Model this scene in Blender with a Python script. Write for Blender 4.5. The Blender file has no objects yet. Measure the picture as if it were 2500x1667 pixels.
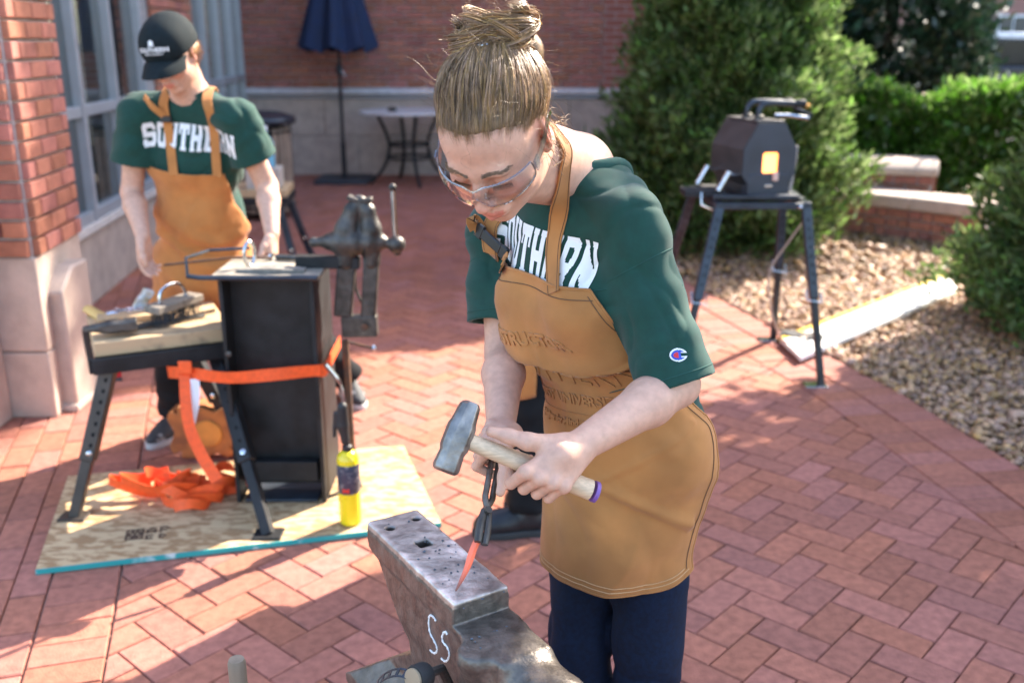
import bpy, bmesh, math, random
import numpy as np
from mathutils import Vector, Matrix

# ------------------------------------------------------------------ camera, sky, sun, exposure
SC = bpy.context.scene
COL = SC.collection
CAM_H, CAM_P, CAM_F = 1.6, math.radians(17.0), 2400.0     # height, pitch down, focal length in 2500-px units
cam_d = bpy.data.cameras.new('camera')
cam = bpy.data.objects.new('camera', cam_d); COL.objects.link(cam)
cam.location = (0, 0, CAM_H); cam.rotation_euler = (math.pi/2 - CAM_P, 0, 0)
cam_d.sensor_width = 36.0; cam_d.lens = 36.0*CAM_F/2500.0
cam_d.clip_start = 0.05; cam_d.clip_end = 800
cam_d.dof.use_dof = True; cam_d.dof.focus_distance = 1.62; cam_d.dof.aperture_fstop = 3.2
SC.camera = cam
SUN_AZ, SUN_EL = math.radians(46.0), math.radians(37.0)    # azimuth measured from +x towards +y
W = bpy.data.worlds.new('World'); SC.world = W; W.use_nodes = True
_nt = W.node_tree
_bg = _nt.nodes['Background']; _sky = _nt.nodes.new('ShaderNodeTexSky')
_sky.sky_type = 'NISHITA'; _sky.sun_disc = False; _sky.sun_elevation = SUN_EL
_sky.sun_rotation = math.pi/2 - SUN_AZ; _sky.air_density = 1.0; _sky.dust_density = 1.6; _sky.ozone_density = 1.0
_nt.links.new(_sky.outputs[0], _bg.inputs[0]); _bg.inputs[1].default_value = 0.15
_sd = bpy.data.lights.new('sun', 'SUN'); _sd.energy = 4.2; _sd.angle = math.radians(0.53); _sd.color = (1.0, 0.90, 0.76)
sun = bpy.data.objects.new('sun', _sd); COL.objects.link(sun)
_sv = Vector((math.cos(SUN_EL)*math.cos(SUN_AZ), math.cos(SUN_EL)*math.sin(SUN_AZ), math.sin(SUN_EL)))
sun.rotation_euler = _sv.to_track_quat('Z', 'Y').to_euler(); sun.location = (8, 8, 9)
SC.view_settings.view_transform = 'Standard'; SC.view_settings.look = 'None'
SC.view_settings.exposure = 2.3; SC.view_settings.gamma = 1.0; SC.view_settings.use_curve_mapping = False
SC.render.engine = 'CYCLES'
SC.cycles.use_denoising = True
SC.cycles.max_bounces = 8; SC.cycles.diffuse_bounces = 3; SC.cycles.glossy_bounces = 3
SC.cycles.transmission_bounces = 6; SC.cycles.transparent_max_bounces = 12
SC.cycles.caustics_reflective = False; SC.cycles.caustics_refractive = False
SC.cycles.sample_clamp_indirect = 6.0

_cp, _sp = math.cos(CAM_P), math.sin(CAM_P)
C_FW = np.array([0, _cp, -_sp]); C_U = np.array([0, _sp, _cp]); C_R = np.array([1.0, 0, 0]); C_O = np.array([0, 0, CAM_H])
def ray(x, y):
    return C_FW + C_R*(x-1250)/CAM_F - C_U*(y-833.5)/CAM_F
def P(x, y, d):                         # measured photo point at a depth (m) -> place in the scene
    return C_O + ray(x, y)*d
def G(x, y, z=0.0):
    r = ray(x, y); return C_O + r*(z-CAM_H)/r[2]
def AY(x, y, Y):
    r = ray(x, y); return C_O + r*Y/r[1]

# ------------------------------------------------------------------ helpers
rng = np.random.default_rng(7)
random.seed(7)
V3 = lambda *a: np.array(a, float)
def nrm(v):
    v = np.asarray(v, float); return v/max(np.linalg.norm(v), 1e-9)
def frame(z, x=None):
    z = nrm(z); x = V3(1, 0, 0) if x is None else np.asarray(x, float)
    if abs(z@nrm(x)) > .95: x = V3(0, 1, 0)
    x = nrm(x - z*(x@z)); y = np.cross(z, x)
    return np.stack([x, y, z], 1)
def rotz(a):
    c, s = math.cos(a), math.sin(a); return np.array([[c, -s, 0], [s, c, 0], [0, 0, 1.0]])
def spline(pts, n):
    p = np.asarray(pts, float)
    q = np.vstack([2*p[0]-p[1], p, 2*p[-1]-p[-2]]); m = len(p)-1; out = []
    for t in np.linspace(0, m, n):
        i = min(int(t), m-1); u = t-i; a, b, c, d = q[i:i+4]
        out.append(.5*((2*b)+(-a+c)*u+(2*a-5*b+4*c-d)*u*u+(-a+3*b-3*c+d)*u**3))
    return np.array(out)

class MB:
    def __init__(s): s.v = []; s.f = []; s.n = 0
    def add(s, v, f):
        v = np.asarray(v, float); s.v.append(v)
        s.f += [tuple(i+s.n for i in q) for q in f]; s.n += len(v); return s
    def box(s, c, size, R=None):
        h = np.asarray(size, float)/2
        v = np.array([[x, y, z] for z in (-1, 1) for y in (-1, 1) for x in (-1, 1)], float)*h
        if R is not None: v = v@np.asarray(R).T
        return s.add(v+np.asarray(c, float), [(0, 2, 3, 1), (4, 5, 7, 6), (0, 1, 5, 4), (2, 6, 7, 3), (0, 4, 6, 2), (1, 3, 7, 5)])
    def bar(s, a, b, w, h, up=(0, 0, 1)):
        a = np.asarray(a, float); b = np.asarray(b, float); z = nrm(b-a)
        x = np.cross(np.asarray(up, float), z)
        x = nrm(x) if np.linalg.norm(x) > 1e-4 else V3(1, 0, 0)
        y = np.cross(z, x)
        return s.box((a+b)/2, (w, h, np.linalg.norm(b-a)), np.stack([x, y, z], 1))
    def tube(s, path, r, n=8, closed=False, cap=True, sx=1.0, ref=None):
        p = np.asarray(path, float); m = len(p)
        r = np.full(m, r) if np.isscalar(r) else np.asarray(r, float)
        t = np.gradient(p, axis=0) if not closed else np.roll(p, -1, 0)-np.roll(p, 1, 0)
        t /= np.maximum(np.linalg.norm(t, axis=1), 1e-9)[:, None]
        x = frame(t[0], ref)[:, 0]; vs = []
        a = np.arange(n)*2*math.pi/n
        for i in range(m):
            x = nrm(x - t[i]*(x@t[i])); y = np.cross(t[i], x)
            vs.append(p[i] + r[i]*(np.cos(a)[:, None]*x*sx + np.sin(a)[:, None]*y))
        f = []
        for i in range(m if closed else m-1):
            j = (i+1) % m
            for k in range(n): f.append((i*n+k, i*n+(k+1) % n, j*n+(k+1) % n, j*n+k))
        if cap and not closed: f += [tuple(range(n))[::-1], tuple((m-1)*n+k for k in range(n))]
        return s.add(np.vstack(vs), f)
    def cyl(s, a, b, r0, r1=None, n=14):
        return s.tube([a, b], [r0, r0 if r1 is None else r1], n)
    def lathe(s, prof, n=20, o=(0, 0, 0), R=None):
        vs = []; a = np.arange(n)*2*math.pi/n
        for r, z in prof: vs.append(np.stack([r*np.cos(a), r*np.sin(a), np.full(n, z)], 1))
        v = np.vstack(vs)
        if R is not None: v = v@np.asarray(R).T
        f = []
        for i in range(len(prof)-1):
            for k in range(n): f.append((i*n+k, i*n+(k+1) % n, (i+1)*n+(k+1) % n, (i+1)*n+k))
        f += [tuple(range(n))[::-1], tuple((len(prof)-1)*n+k for k in range(n))]
        return s.add(v+np.asarray(o, float), f)
    def prism(s, poly, z0, z1, o=(0, 0, 0), R=None):
        p = np.asarray(poly, float); n = len(p)
        v = np.vstack([np.c_[p, np.full(n, z0)], np.c_[p, np.full(n, z1)]])
        if R is not None: v = v@np.asarray(R).T
        f = [tuple(range(n))[::-1], tuple(range(n, 2*n))] + [(i, (i+1) % n, n+(i+1) % n, n+i) for i in range(n)]
        return s.add(v+np.asarray(o, float), f)
    def loft(s, rings, cap=True):
        n = len(rings[0]); v = np.vstack(rings); f = []
        for i in range(len(rings)-1):
            for k in range(n): f.append((i*n+k, i*n+(k+1) % n, (i+1)*n+(k+1) % n, (i+1)*n+k))
        if cap: f += [tuple(range(n))[::-1], tuple((len(rings)-1)*n+k for k in range(n))]
        return s.add(v, f)
    def ribbon(s, path, wdir, w, th):
        p = np.asarray(path, float); m = len(p)
        wd = np.asarray(wdir, float); wd = np.tile(wd, (m, 1)) if wd.ndim == 1 else wd
        t = np.gradient(p, axis=0); vs = []
        w = np.full(m, w) if np.isscalar(w) else np.asarray(w)
        for i in range(m):
            tt = nrm(t[i]); x = nrm(wd[i]-tt*(wd[i]@tt)); n_ = np.cross(tt, x)
            for a, b in ((-1, -1), (1, -1), (1, 1), (-1, 1)): vs.append(p[i]+x*a*w[i]/2+n_*b*th/2)
        f = []
        for i in range(m-1):
            for k in range(4): f.append((i*4+k, i*4+(k+1) % 4, i*4+4+(k+1) % 4, i*4+4+k))
        f += [(3, 2, 1, 0), tuple((m-1)*4+k for k in range(4))]
        return s.add(np.array(vs), f)
    def sphere(s, c, r, n=12, sc=(1, 1, 1), R=None):
        pr = [(max(math.sin(t), .02), -math.cos(t)) for t in np.linspace(0, math.pi, n//2+1)]
        m = MB().lathe(pr, n); v = m.v[0]*r*np.asarray(sc, float)
        if R is not None: v = v@np.asarray(R).T
        return s.add(v+np.asarray(c, float), m.f)
    def mesh(s, name, smooth=None):
        me = bpy.data.meshes.new(name); me.from_pydata(np.vstack(s.v).tolist() if s.v else [], [], s.f)
        finish(me, smooth); return me
    def build(s, name, mat, parent=None, smooth=35, bevel=0, **kw):
        return obj(name, s.mesh(name, smooth), mat, parent, bevel, **kw)

def finish(me, smooth):
    bm = bmesh.new(); bm.from_mesh(me); bmesh.ops.recalc_face_normals(bm, faces=bm.faces); bm.to_mesh(me); bm.free()
    if smooth is not None:
        me.shade_smooth()
        if smooth < 180: me.set_sharp_from_angle(angle=math.radians(smooth))
def np_mesh(name, v, f, smooth=True):
    v = np.ascontiguousarray(v, np.float32); f = np.ascontiguousarray(f, np.int32); k = f.shape[1]
    me = bpy.data.meshes.new(name)
    me.vertices.add(len(v)); me.vertices.foreach_set('co', v.ravel())
    me.loops.add(f.size); me.loops.foreach_set('vertex_index', f.ravel())
    me.polygons.add(len(f)); me.polygons.foreach_set('loop_start', np.arange(0, f.size, k, dtype=np.int32))
    me.update(calc_edges=True); me.validate()
    if smooth: me.shade_smooth()
    return me
def pinv(p):
    return Matrix.LocRotScale(p.location, p.rotation_euler, p.scale).inverted()
def obj(name, me, mat, parent=None, bevel=0, label=None, cat=None, group=None, kind=None):
    o = bpy.data.objects.new(name, me); COL.objects.link(o)
    if mat is not None and not me.materials: me.materials.append(mat)
    if parent is not None:
        o.parent = parent; m = Matrix.Identity(4); p = parent; ch = []
        while p is not None: ch.append(p); p = p.parent
        if parent.parent is None: o.matrix_parent_inverse = pinv(parent)
        else: o.matrix_parent_inverse = Matrix.Identity(4)
    if bevel:
        b = o.modifiers.new('bevel', 'BEVEL'); b.width = bevel; b.segments = 2; b.limit_method = 'ANGLE'; b.angle_limit = math.radians(40)
    tag(o, label, cat, group, kind); return o
def tag(o, label=None, cat=None, group=None, kind=None):
    for k, x in (('label', label), ('category', cat), ('group', group), ('kind', kind)):
        if x: o[k] = x
    return o
def thing(name, label, cat, loc, group=None):
    o = bpy.data.objects.new(name, None); COL.objects.link(o); o.location = tuple(loc); o.empty_display_size = .1
    return tag(o, label, cat, group)

# ------------------------------------------------------------------ materials
MATS = {}
def mat(name, col, rough=.6, metal=0.0, var=.12, scale=12.0, bump=0.0, bscale=80.0, rand=0.0, spec=.5, col2=None,
        thr=(.35, .65), sss=0.0, transl=0.0, stretch=(1, 1, 1), coat=0.0, sheen=0.0, detail=6.0, attr=None, hue=0.0, emis=None, rvar=.1):
    if name in MATS: return MATS[name]
    m = bpy.data.materials.new(name); m.use_nodes = True; nt = m.node_tree; N = nt.nodes; L = nt.links
    b = N['Principled BSDF']; geo = N.new('ShaderNodeNewGeometry')
    mp = N.new('ShaderNodeMapping'); mp.inputs['Scale'].default_value = stretch; L.new(geo.outputs['Position'], mp.inputs[0])
    nz = N.new('ShaderNodeTexNoise'); nz.inputs['Scale'].default_value = scale; nz.inputs['Detail'].default_value = detail
    L.new(mp.outputs[0], nz.inputs['Vector'])
    rp = N.new('ShaderNodeValToRGB'); c = np.array(col, float)
    c2 = c*(1+var) if col2 is None else np.array(col2, float); c1 = c*(1-var) if col2 is None else c
    rp.color_ramp.elements[0].position, rp.color_ramp.elements[1].position = thr
    rp.color_ramp.elements[0].color = (*np.clip(c1, 0, 1), 1); rp.color_ramp.elements[1].color = (*np.clip(c2, 0, 1), 1)
    L.new(nz.outputs['Fac'], rp.inputs[0]); out = rp.outputs[0]
    if attr:
        at = N.new('ShaderNodeAttribute'); at.attribute_name = attr
        mx = N.new('ShaderNodeMix'); mx.data_type = 'RGBA'; mx.blend_type = 'MULTIPLY'; mx.inputs[0].default_value = 1
        L.new(out, mx.inputs[6]); L.new(at.outputs['Color'], mx.inputs[7]); out = mx.outputs[2]
    if rand:
        oi = N.new('ShaderNodeObjectInfo'); ad = N.new('ShaderNodeMath'); ad.operation = 'ADD'
        L.new(oi.outputs['Random'], ad.inputs[0]); L.new(geo.outputs['Random Per Island'], ad.inputs[1])
        fr = N.new('ShaderNodeMath'); fr.operation = 'FRACT'; L.new(ad.outputs[0], fr.inputs[0])
        hs = N.new('ShaderNodeHueSaturation')
        mr = N.new('ShaderNodeMapRange'); mr.inputs[3].default_value = 1-rand; mr.inputs[4].default_value = 1+rand
        L.new(fr.outputs[0], mr.inputs[0]); L.new(mr.outputs[0], hs.inputs['Value'])
        if hue:
            wn = N.new('ShaderNodeTexWhiteNoise'); wn.noise_dimensions = '1D'; L.new(fr.outputs[0], wn.inputs['W'])
            m2 = N.new('ShaderNodeMapRange'); m2.inputs[3].default_value = .5-hue; m2.inputs[4].default_value = .5+hue
            L.new(wn.outputs[0], m2.inputs[0]); L.new(m2.outputs[0], hs.inputs['Hue'])
            m3 = N.new('ShaderNodeMapRange'); m3.inputs[3].default_value = .75 if hue > .01 else .92; m3.inputs[4].default_value = 1.1 if hue > .01 else 1.04
            L.new(wn.outputs[0], m3.inputs[0]); L.new(m3.outputs[0], hs.inputs['Saturation'])
        L.new(out, hs.inputs['Color']); out = hs.outputs[0]
    L.new(out, b.inputs['Base Color'])
    b.inputs['Metallic'].default_value = metal; b.inputs['Specular IOR Level'].default_value = spec
    if rvar:
        mr = N.new('ShaderNodeMapRange'); mr.inputs[3].default_value = max(rough-rvar, .02); mr.inputs[4].default_value = min(rough+rvar, 1)
        L.new(nz.outputs['Fac'], mr.inputs[0]); L.new(mr.outputs[0], b.inputs['Roughness'])
    else: b.inputs['Roughness'].default_value = rough
    if bump:
        n2 = N.new('ShaderNodeTexNoise'); n2.inputs['Scale'].default_value = bscale; n2.inputs['Detail'].default_value = 5
        L.new(mp.outputs[0], n2.inputs['Vector']); bp = N.new('ShaderNodeBump'); bp.inputs['Strength'].default_value = bump
        bp.inputs['Distance'].default_value = .01; L.new(n2.outputs['Fac'], bp.inputs['Height']); L.new(bp.outputs[0], b.inputs['Normal'])
    if sss:
        b.inputs['Subsurface Weight'].default_value = sss; b.inputs['Subsurface Radius'].default_value = (1.0, .35, .18)
        b.inputs['Subsurface Scale'].default_value = .008
    if coat: b.inputs['Coat Weight'].default_value = coat; b.inputs['Coat Roughness'].default_value = .1
    if sheen: b.inputs['Sheen Weight'].default_value = sheen; b.inputs['Sheen Roughness'].default_value = .5
    if emis: b.inputs['Emission Color'].default_value = (*emis[:3], 1); b.inputs['Emission Strength'].default_value = emis[3]
    if transl:
        tr = N.new('ShaderNodeBsdfTranslucent'); L.new(out, tr.inputs[0]); mx = N.new('ShaderNodeMixShader'); mx.inputs[0].default_value = transl
        L.new(b.outputs[0], mx.inputs[1]); L.new(tr.outputs[0], mx.inputs[2]); L.new(mx.outputs[0], N['Material Output'].inputs[0])
    MATS[name] = m; return m
def glassy(name, tint=(1, 1, 1), rough=.0, refl=1.0):
    if name in MATS: return MATS[name]
    m = bpy.data.materials.new(name); m.use_nodes = True; nt = m.node_tree; N = nt.nodes; L = nt.links
    N.remove(N['Principled BSDF']); t = N.new('ShaderNodeBsdfTransparent'); t.inputs[0].default_value = (*tint, 1)
    g = N.new('ShaderNodeBsdfGlossy'); g.inputs['Roughness'].default_value = rough
    lw = N.new('ShaderNodeLayerWeight'); pw = N.new('ShaderNodeMath'); pw.operation = 'POWER'; pw.inputs[1].default_value = 4.0
    L.new(lw.outputs['Facing'], pw.inputs[0]); fr = N.new('ShaderNodeMath'); fr.operation = 'MULTIPLY_ADD'; fr.inputs[1].default_value = .94; fr.inputs[2].default_value = .05
    L.new(pw.outputs[0], fr.inputs[0])
    ml = N.new('ShaderNodeMath'); ml.operation = 'MULTIPLY'; ml.inputs[1].default_value = refl; ml.use_clamp = True
    L.new(fr.outputs[0], ml.inputs[0]); mx = N.new('ShaderNodeMixShader'); L.new(ml.outputs[0], mx.inputs[0])
    L.new(t.outputs[0], mx.inputs[1]); L.new(g.outputs[0], mx.inputs[2]); L.new(mx.outputs[0], N['Material Output'].inputs[0])
    MATS[name] = m; return m
m_paver = mat('clay_paver', (.335, .124, .084), .88, var=.17, scale=34, bump=.35, bscale=160, rand=.13, hue=.005, spec=.3)
m_sand = mat('joint_sand', (.25, .19, .155), .95, var=.3, scale=40)
m_brick = mat('face_brick', (.37, .14, .10), .85, var=.18, scale=14, bump=.3, bscale=120, rand=.14, hue=.01, spec=.3)
m_mortar = mat('mortar', (.54, .48, .45), .95, var=.12, scale=30, bump=.2, bscale=200)
m_stone = mat('cast_stone', (.47, .365, .305), .9, var=.12, scale=9, bump=.3, bscale=110, rand=.05)
m_alu = mat('aluminium_frame', (.42, .44, .47), .4, metal=.35, var=.05)
m_steelblk = mat('black_steel', (.012, .012, .013), .58, var=.5, scale=14, bump=.08, bscale=90, spec=.35)
m_bluesteel = mat('blue_black_steel', (.03, .038, .05), .38, metal=.3, var=.3, scale=14)
m_rust = mat('rusty_steel', (.07, .045, .035), .7, metal=.3, col2=(.17, .075, .035), scale=30, bump=.15)
m_oldsteel = mat('old_forged_steel', (.075, .068, .062), .48, metal=.6, var=.35, scale=26, bump=.2, bscale=70)
m_bright = mat('bright_steel', (.55, .55, .56), .22, metal=1, var=.15, scale=30)
m_wood = mat('raw_pine', (.50, .33, .18), .7, var=.18, scale=9, stretch=(3, 30, 30), bump=.08)
m_handle = mat('ash_handle', (.62, .45, .29), .55, var=.12, scale=16, stretch=(2, 22, 22))
m_blackrub = mat('black_rubber', (.018, .018, .019), .6, var=.2)
# ------------------------------------------------------------------ implicit surfaces (bodies, clothes, forged iron)
class SDF:
    def __init__(s): s.it = []
    def _push(s, fn, lo, hi, k, op, R, c):
        if R is not None:
            cr = np.array([[x, y, z] for x in (lo[0], hi[0]) for y in (lo[1], hi[1]) for z in (lo[2], hi[2])])@np.asarray(R).T+c
            blo, bhi = cr.min(0), cr.max(0)
        else: blo, bhi = np.asarray(lo, float), np.asarray(hi, float)
        s.it.append((fn, blo-.09-k, bhi+.09+k, k, op, R, c)); return s
    def cone(s, a, b, ra, rb, k=.02, op=0, R=None, c=None):
        a = np.asarray(a, float); b = np.asarray(b, float); ba = b-a; l2 = max(ba@ba, 1e-9); m = max(ra, rb)
        def fn(p):
            pa = p-a; t = np.clip(pa@ba/l2, 0, 1); return np.linalg.norm(pa-t[:, None]*ba, axis=1)-(ra+(rb-ra)*t)
        return s._push(fn, np.minimum(a, b)-m, np.maximum(a, b)+m, k, op, R, c)
    def chain(s, pts, rs, k=.02, op=0, R=None, c=None):
        for i in range(len(pts)-1): s.cone(pts[i], pts[i+1], rs[i], rs[i+1], k, op, R, c)
        return s
    def ell(s, o, r, k=.02, op=0, R=None, c=None, M=None):
        o = np.asarray(o, float); r = np.asarray(r, float); Mi = None if M is None else np.asarray(M, float)
        def fn(p):
            q = p-o
            if Mi is not None: q = q@Mi
            k0 = np.linalg.norm(q/r, axis=1); k1 = np.linalg.norm(q/(r*r), axis=1); return k0*(k0-1)/np.maximum(k1, 1e-6)
        e = r if Mi is None else np.full(3, r.max())
        return s._push(fn, o-e, o+e, k, op, R, c)
    def box(s, o, h, rad=.004, k=.005, op=0, R=None, c=None, M=None):
        o = np.asarray(o, float); h = np.asarray(h, float)
        def fn(p):
            q = p-o
            if M is not None: q = q@np.asarray(M, float)
            q = np.abs(q)-h+rad
            return np.linalg.norm(np.maximum(q, 0), axis=1)+np.minimum(q.max(1), 0)-rad
        e = h if M is None else np.full(3, np.linalg.norm(h))
        return s._push(fn, o-e, o+e, k, op, R, c)
    def fn(s, f, lo, hi, k=.01, op=0): return s._push(f, np.asarray(lo, float), np.asarray(hi, float), k, op, None, None)
    def bounds(s):
        L = [i for i in s.it if i[4] == 0]
        return np.min([i[1] for i in L], 0)+.06, np.max([i[2] for i in L], 0)-.06
    def __call__(s, p):
        d = np.full(len(p), .35)
        if not len(p): return d
        pl_, ph_ = p.min(0), p.max(0)
        for fn, lo, hi, k, op, R, c in s.it:
            if (pl_ > hi).any() or (ph_ < lo).any(): continue
            if (pl_ > lo).all() and (ph_ < hi).all(): m = slice(None)
            else:
                m = np.flatnonzero(((p > lo) & (p < hi)).all(1))
                if not len(m): continue
            q = p[m]
            if R is not None: q = (q-c)@np.asarray(R)
            v = fn(q); a = d[m]
            if op == 0: h = np.clip(.5+.5*(a-v)/k, 0, 1); d[m] = a*(1-h)+v*h-k*h*(1-h)
            else: v = -v; h = np.clip(.5-.5*(a-v)/k, 0, 1); d[m] = a*(1-h)+v*h+k*h*(1-h)
        return d
def surf(f, h, lo=None, hi=None, B=12, off=0.0, slack=1.35):
    """sparse surface nets -> verts, quads"""
    if lo is None: lo, hi = f.bounds()
    lo = np.asarray(lo, float); hi = np.asarray(hi, float); nb = np.ceil((hi-lo)/(h*B)).astype(int)+1
    bi = np.stack(np.meshgrid(*[np.arange(n) for n in nb], indexing='ij'), -1).reshape(-1, 3)
    ctr = lo+(bi+.5)*h*B
    act = bi[np.abs(f(ctr)-off) < B*h*.866*slack+.004]
    sup_ = act//4; act = act[np.lexsort((sup_[:, 2], sup_[:, 1], sup_[:, 0]))]; sup_ = act//4
    cuts = np.flatnonzero(np.r_[True, (np.diff(sup_, axis=0) != 0).any(1), True])
    n1 = B+1; g = np.stack(np.meshgrid(*[np.arange(n1)]*3, indexing='ij'), -1).reshape(-1, 3)
    vals = np.empty((len(act), n1**3), np.float32)
    for i, i2 in zip(cuts[:-1], cuts[1:]):
        p = (lo+(act[i:i2, None, :]*B+g[None])*h).reshape(-1, 3); vals[i:i2] = (f(p)-off).reshape(-1, n1**3)
    vals = vals.reshape(-1, n1, n1, n1); neg = vals < 0
    cs = [(x, y, z) for x in (0, 1) for y in (0, 1) for z in (0, 1)]
    cnt = sum(neg[:, x:x+B, y:y+B, z:z+B].astype(np.int8) for x, y, z in cs)
    ib, ix, iy, iz = np.nonzero((cnt > 0) & (cnt < 8))
    cv = {c: vals[ib, ix+c[0], iy+c[1], iz+c[2]] for c in cs}
    acc = np.zeros((len(ib), 3)); num = np.zeros(len(ib))
    for c in cs:
        for a in range(3):
            if c[a]: continue
            e = list(c); e[a] = 1; e = tuple(e); va, vb = cv[c], cv[e]; m = (va < 0) != (vb < 0)
            t = np.where(m, va/np.where(m, va-vb, 1), 0); pt = np.tile(np.array(c, float), (len(ib), 1)); pt[:, a] = t
            acc[m] += pt[m]; num[m] += 1
    gi = act[ib]*B+np.stack([ix, iy, iz], 1); V = lo+(gi+acc/num[:, None])*h
    dim = nb*B+4; key = ((gi[:, 0]+1)*dim[1]+gi[:, 1]+1)*dim[2]+gi[:, 2]+1
    od = np.argsort(key); key = key[od]; V = V[od]
    def look(q):
        kk = ((q[:, 0]+1)*dim[1]+q[:, 1]+1)*dim[2]+q[:, 2]+1; j = np.clip(np.searchsorted(key, kk), 0, len(key)-1)
        return np.where(key[j] == kk, j, -1)
    F = []
    for a in range(3):
        sl = [slice(0, B)]*3; s2 = list(sl); s2[a] = slice(1, B+1)
        A = neg[(slice(None), *sl)]; Bn = neg[(slice(None), *s2)]
        jb, jx, jy, jz = np.nonzero(A != Bn); q = act[jb]*B+np.stack([jx, jy, jz], 1); fl = A[jb, jx, jy, jz]
        u, w = (a+1) % 3, (a+2) % 3; idx = []
        for du, dw in ((0, 0), (-1, 0), (-1, -1), (0, -1)):
            t = q.copy(); t[:, u] += du; t[:, w] += dw; idx.append(look(t))
        fa = np.stack(idx, 1); fa[~fl] = fa[~fl][:, ::-1]; F.append(fa[(fa >= 0).all(1)])
    return V, np.vstack(F)
def grad(f, p, e=.002):
    g = np.stack([f(p+np.eye(3)[i]*e)-f(p-np.eye(3)[i]*e) for i in range(3)], 1)
    return g/np.maximum(np.linalg.norm(g, axis=1), 1e-9)[:, None]
def trace(f, o, d, tmax=6.0, off=0.0, it=70, t0=0.0):
    o = np.atleast_2d(np.asarray(o, float)); d = np.atleast_2d(np.asarray(d, float)); d = d/np.linalg.norm(d, axis=1)[:, None]
    t = np.full(len(o), float(t0)) if np.isscalar(t0) else np.array(t0, float)
    live = np.arange(len(o))
    for _ in range(it):
        s_ = np.maximum(f(o[live]+d[live]*t[live][:, None])-off, -.02)*.85; t[live] = np.minimum(t[live]+s_, tmax)
        live = live[(np.abs(s_) > 4e-5) & (t[live] < tmax-1e-6)]
        if not len(live): break
    return o+d*t[:, None], t < tmax-1e-3
def sdf_obj(name, f, h, mat_, parent=None, paint=None, **kw):
    V, F = surf(f, h, **{k: kw.pop(k) for k in ('lo', 'hi', 'slack') if k in kw}); me = np_mesh(name, V, F)
    if paint is not None:
        c = me.color_attributes.new('paint', 'FLOAT_COLOR', 'POINT'); c.data.foreach_set('color', np.c_[paint(V), np.ones(len(V))].astype(np.float32).ravel())
    return obj(name, me, mat_, parent, **kw)
def pnoise(p, s, seed=0):
    """cheap smooth noise, about -1..1"""
    r = np.random.default_rng(seed); o = np.zeros(len(p))
    for i in range(5):
        k = r.normal(size=3); k = k/np.linalg.norm(k)*s*r.uniform(.6, 1.5); o += np.sin(p@k+r.uniform(0, 6.28))
    return o/3.0
# ------------------------------------------------------------------ ground, paving, gravel
m_earth = mat('far_asphalt', (.06, .058, .056), .9, var=.2, scale=3)
MB().add([(-300, -60, -.06), (300, -60, -.06), (300, 500, -.06), (-300, 500, -.06)], [(0, 1, 2, 3)]).build('ground', m_earth, kind='structure')
paving = MB().add([(-6, -1.5, -.014), (2.62, -1.5, -.014), (2.3, 2.0, -.014), (2.0, 3.53, -.014), (1.85, 4.39, -.014), (1.35, 6.17, -.014), (-.45, 12.6, -.014), (-6, 12.6, -.014)],
                  [(0, 1, 2, 3, 4, 5, 6, 7)]).build('paving', m_sand, smooth=None, kind='structure')
# right boundary of the herringbone field (half planes, paving lies on the left)
RB = [((2.75, -1.5), (2.0, 3.53)), ((2.0, 3.53), (1.85, 4.39)), ((1.85, 4.39), (1.35, 6.17)), ((1.35, 6.17), (-.45, 12.6))]
LB = ((-1.07, 2.2), (-1.24, 2.78))          # joint line beside the left soldier course
def clip(poly, a, b, off=0.0):               # keep the left of a->b, moved left by off
    a = np.array(a); b = np.array(b); t = (b-a)/np.linalg.norm(b-a); n = np.array([-t[1], t[0]]); out = []
    for i in range(len(poly)):
        p, q = poly[i], poly[(i+1) % len(poly)]; dp = (p-a)@n-off; dq = (q-a)@n-off
        if dp >= 0: out.append(p)
        if (dp >= 0) != (dq >= 0): out.append(p+(q-p)*dp/(dp-dq))
    return out
def area(p):
    p = np.array(p); x, y = p[:, 0], p[:, 1]; return .5*abs(np.dot(x, np.roll(y, -1))-np.dot(y, np.roll(x, -1)))
PW = .1032; GAP = .0045; CH = .0035; TH = .05
def paver_mesh(mb, poly, z=0.0, inset=GAP/2):
    p = np.array(poly); c = p.mean(0); n = len(p)
    def ins(d):
        v = p-c; l = np.linalg.norm(v, axis=1, keepdims=True); return c+v*np.maximum(0, 1-d*1.35/l)
    a = ins(inset); b = ins(inset+CH)
    v = np.vstack([np.c_[a, np.full(n, z-TH)], np.c_[a, np.full(n, z-CH)], np.c_[b, np.full(n, z)]])
    f = [tuple(range(2*n, 3*n))] + [(k*n+i, k*n+(i+1) % n, (k+1)*n+(i+1) % n, (k+1)*n+i) for k in (0, 1) for i in range(n)]
    mb.add(v, f)
pav = []            # (polygon, full-size?, centre, angle)
A0 = math.radians(48.0); ax = np.array([math.cos(A0), math.sin(A0)]); ay = np.array([-ax[1], ax[0]]); O0 = np.array([.88, 2.506])
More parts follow.
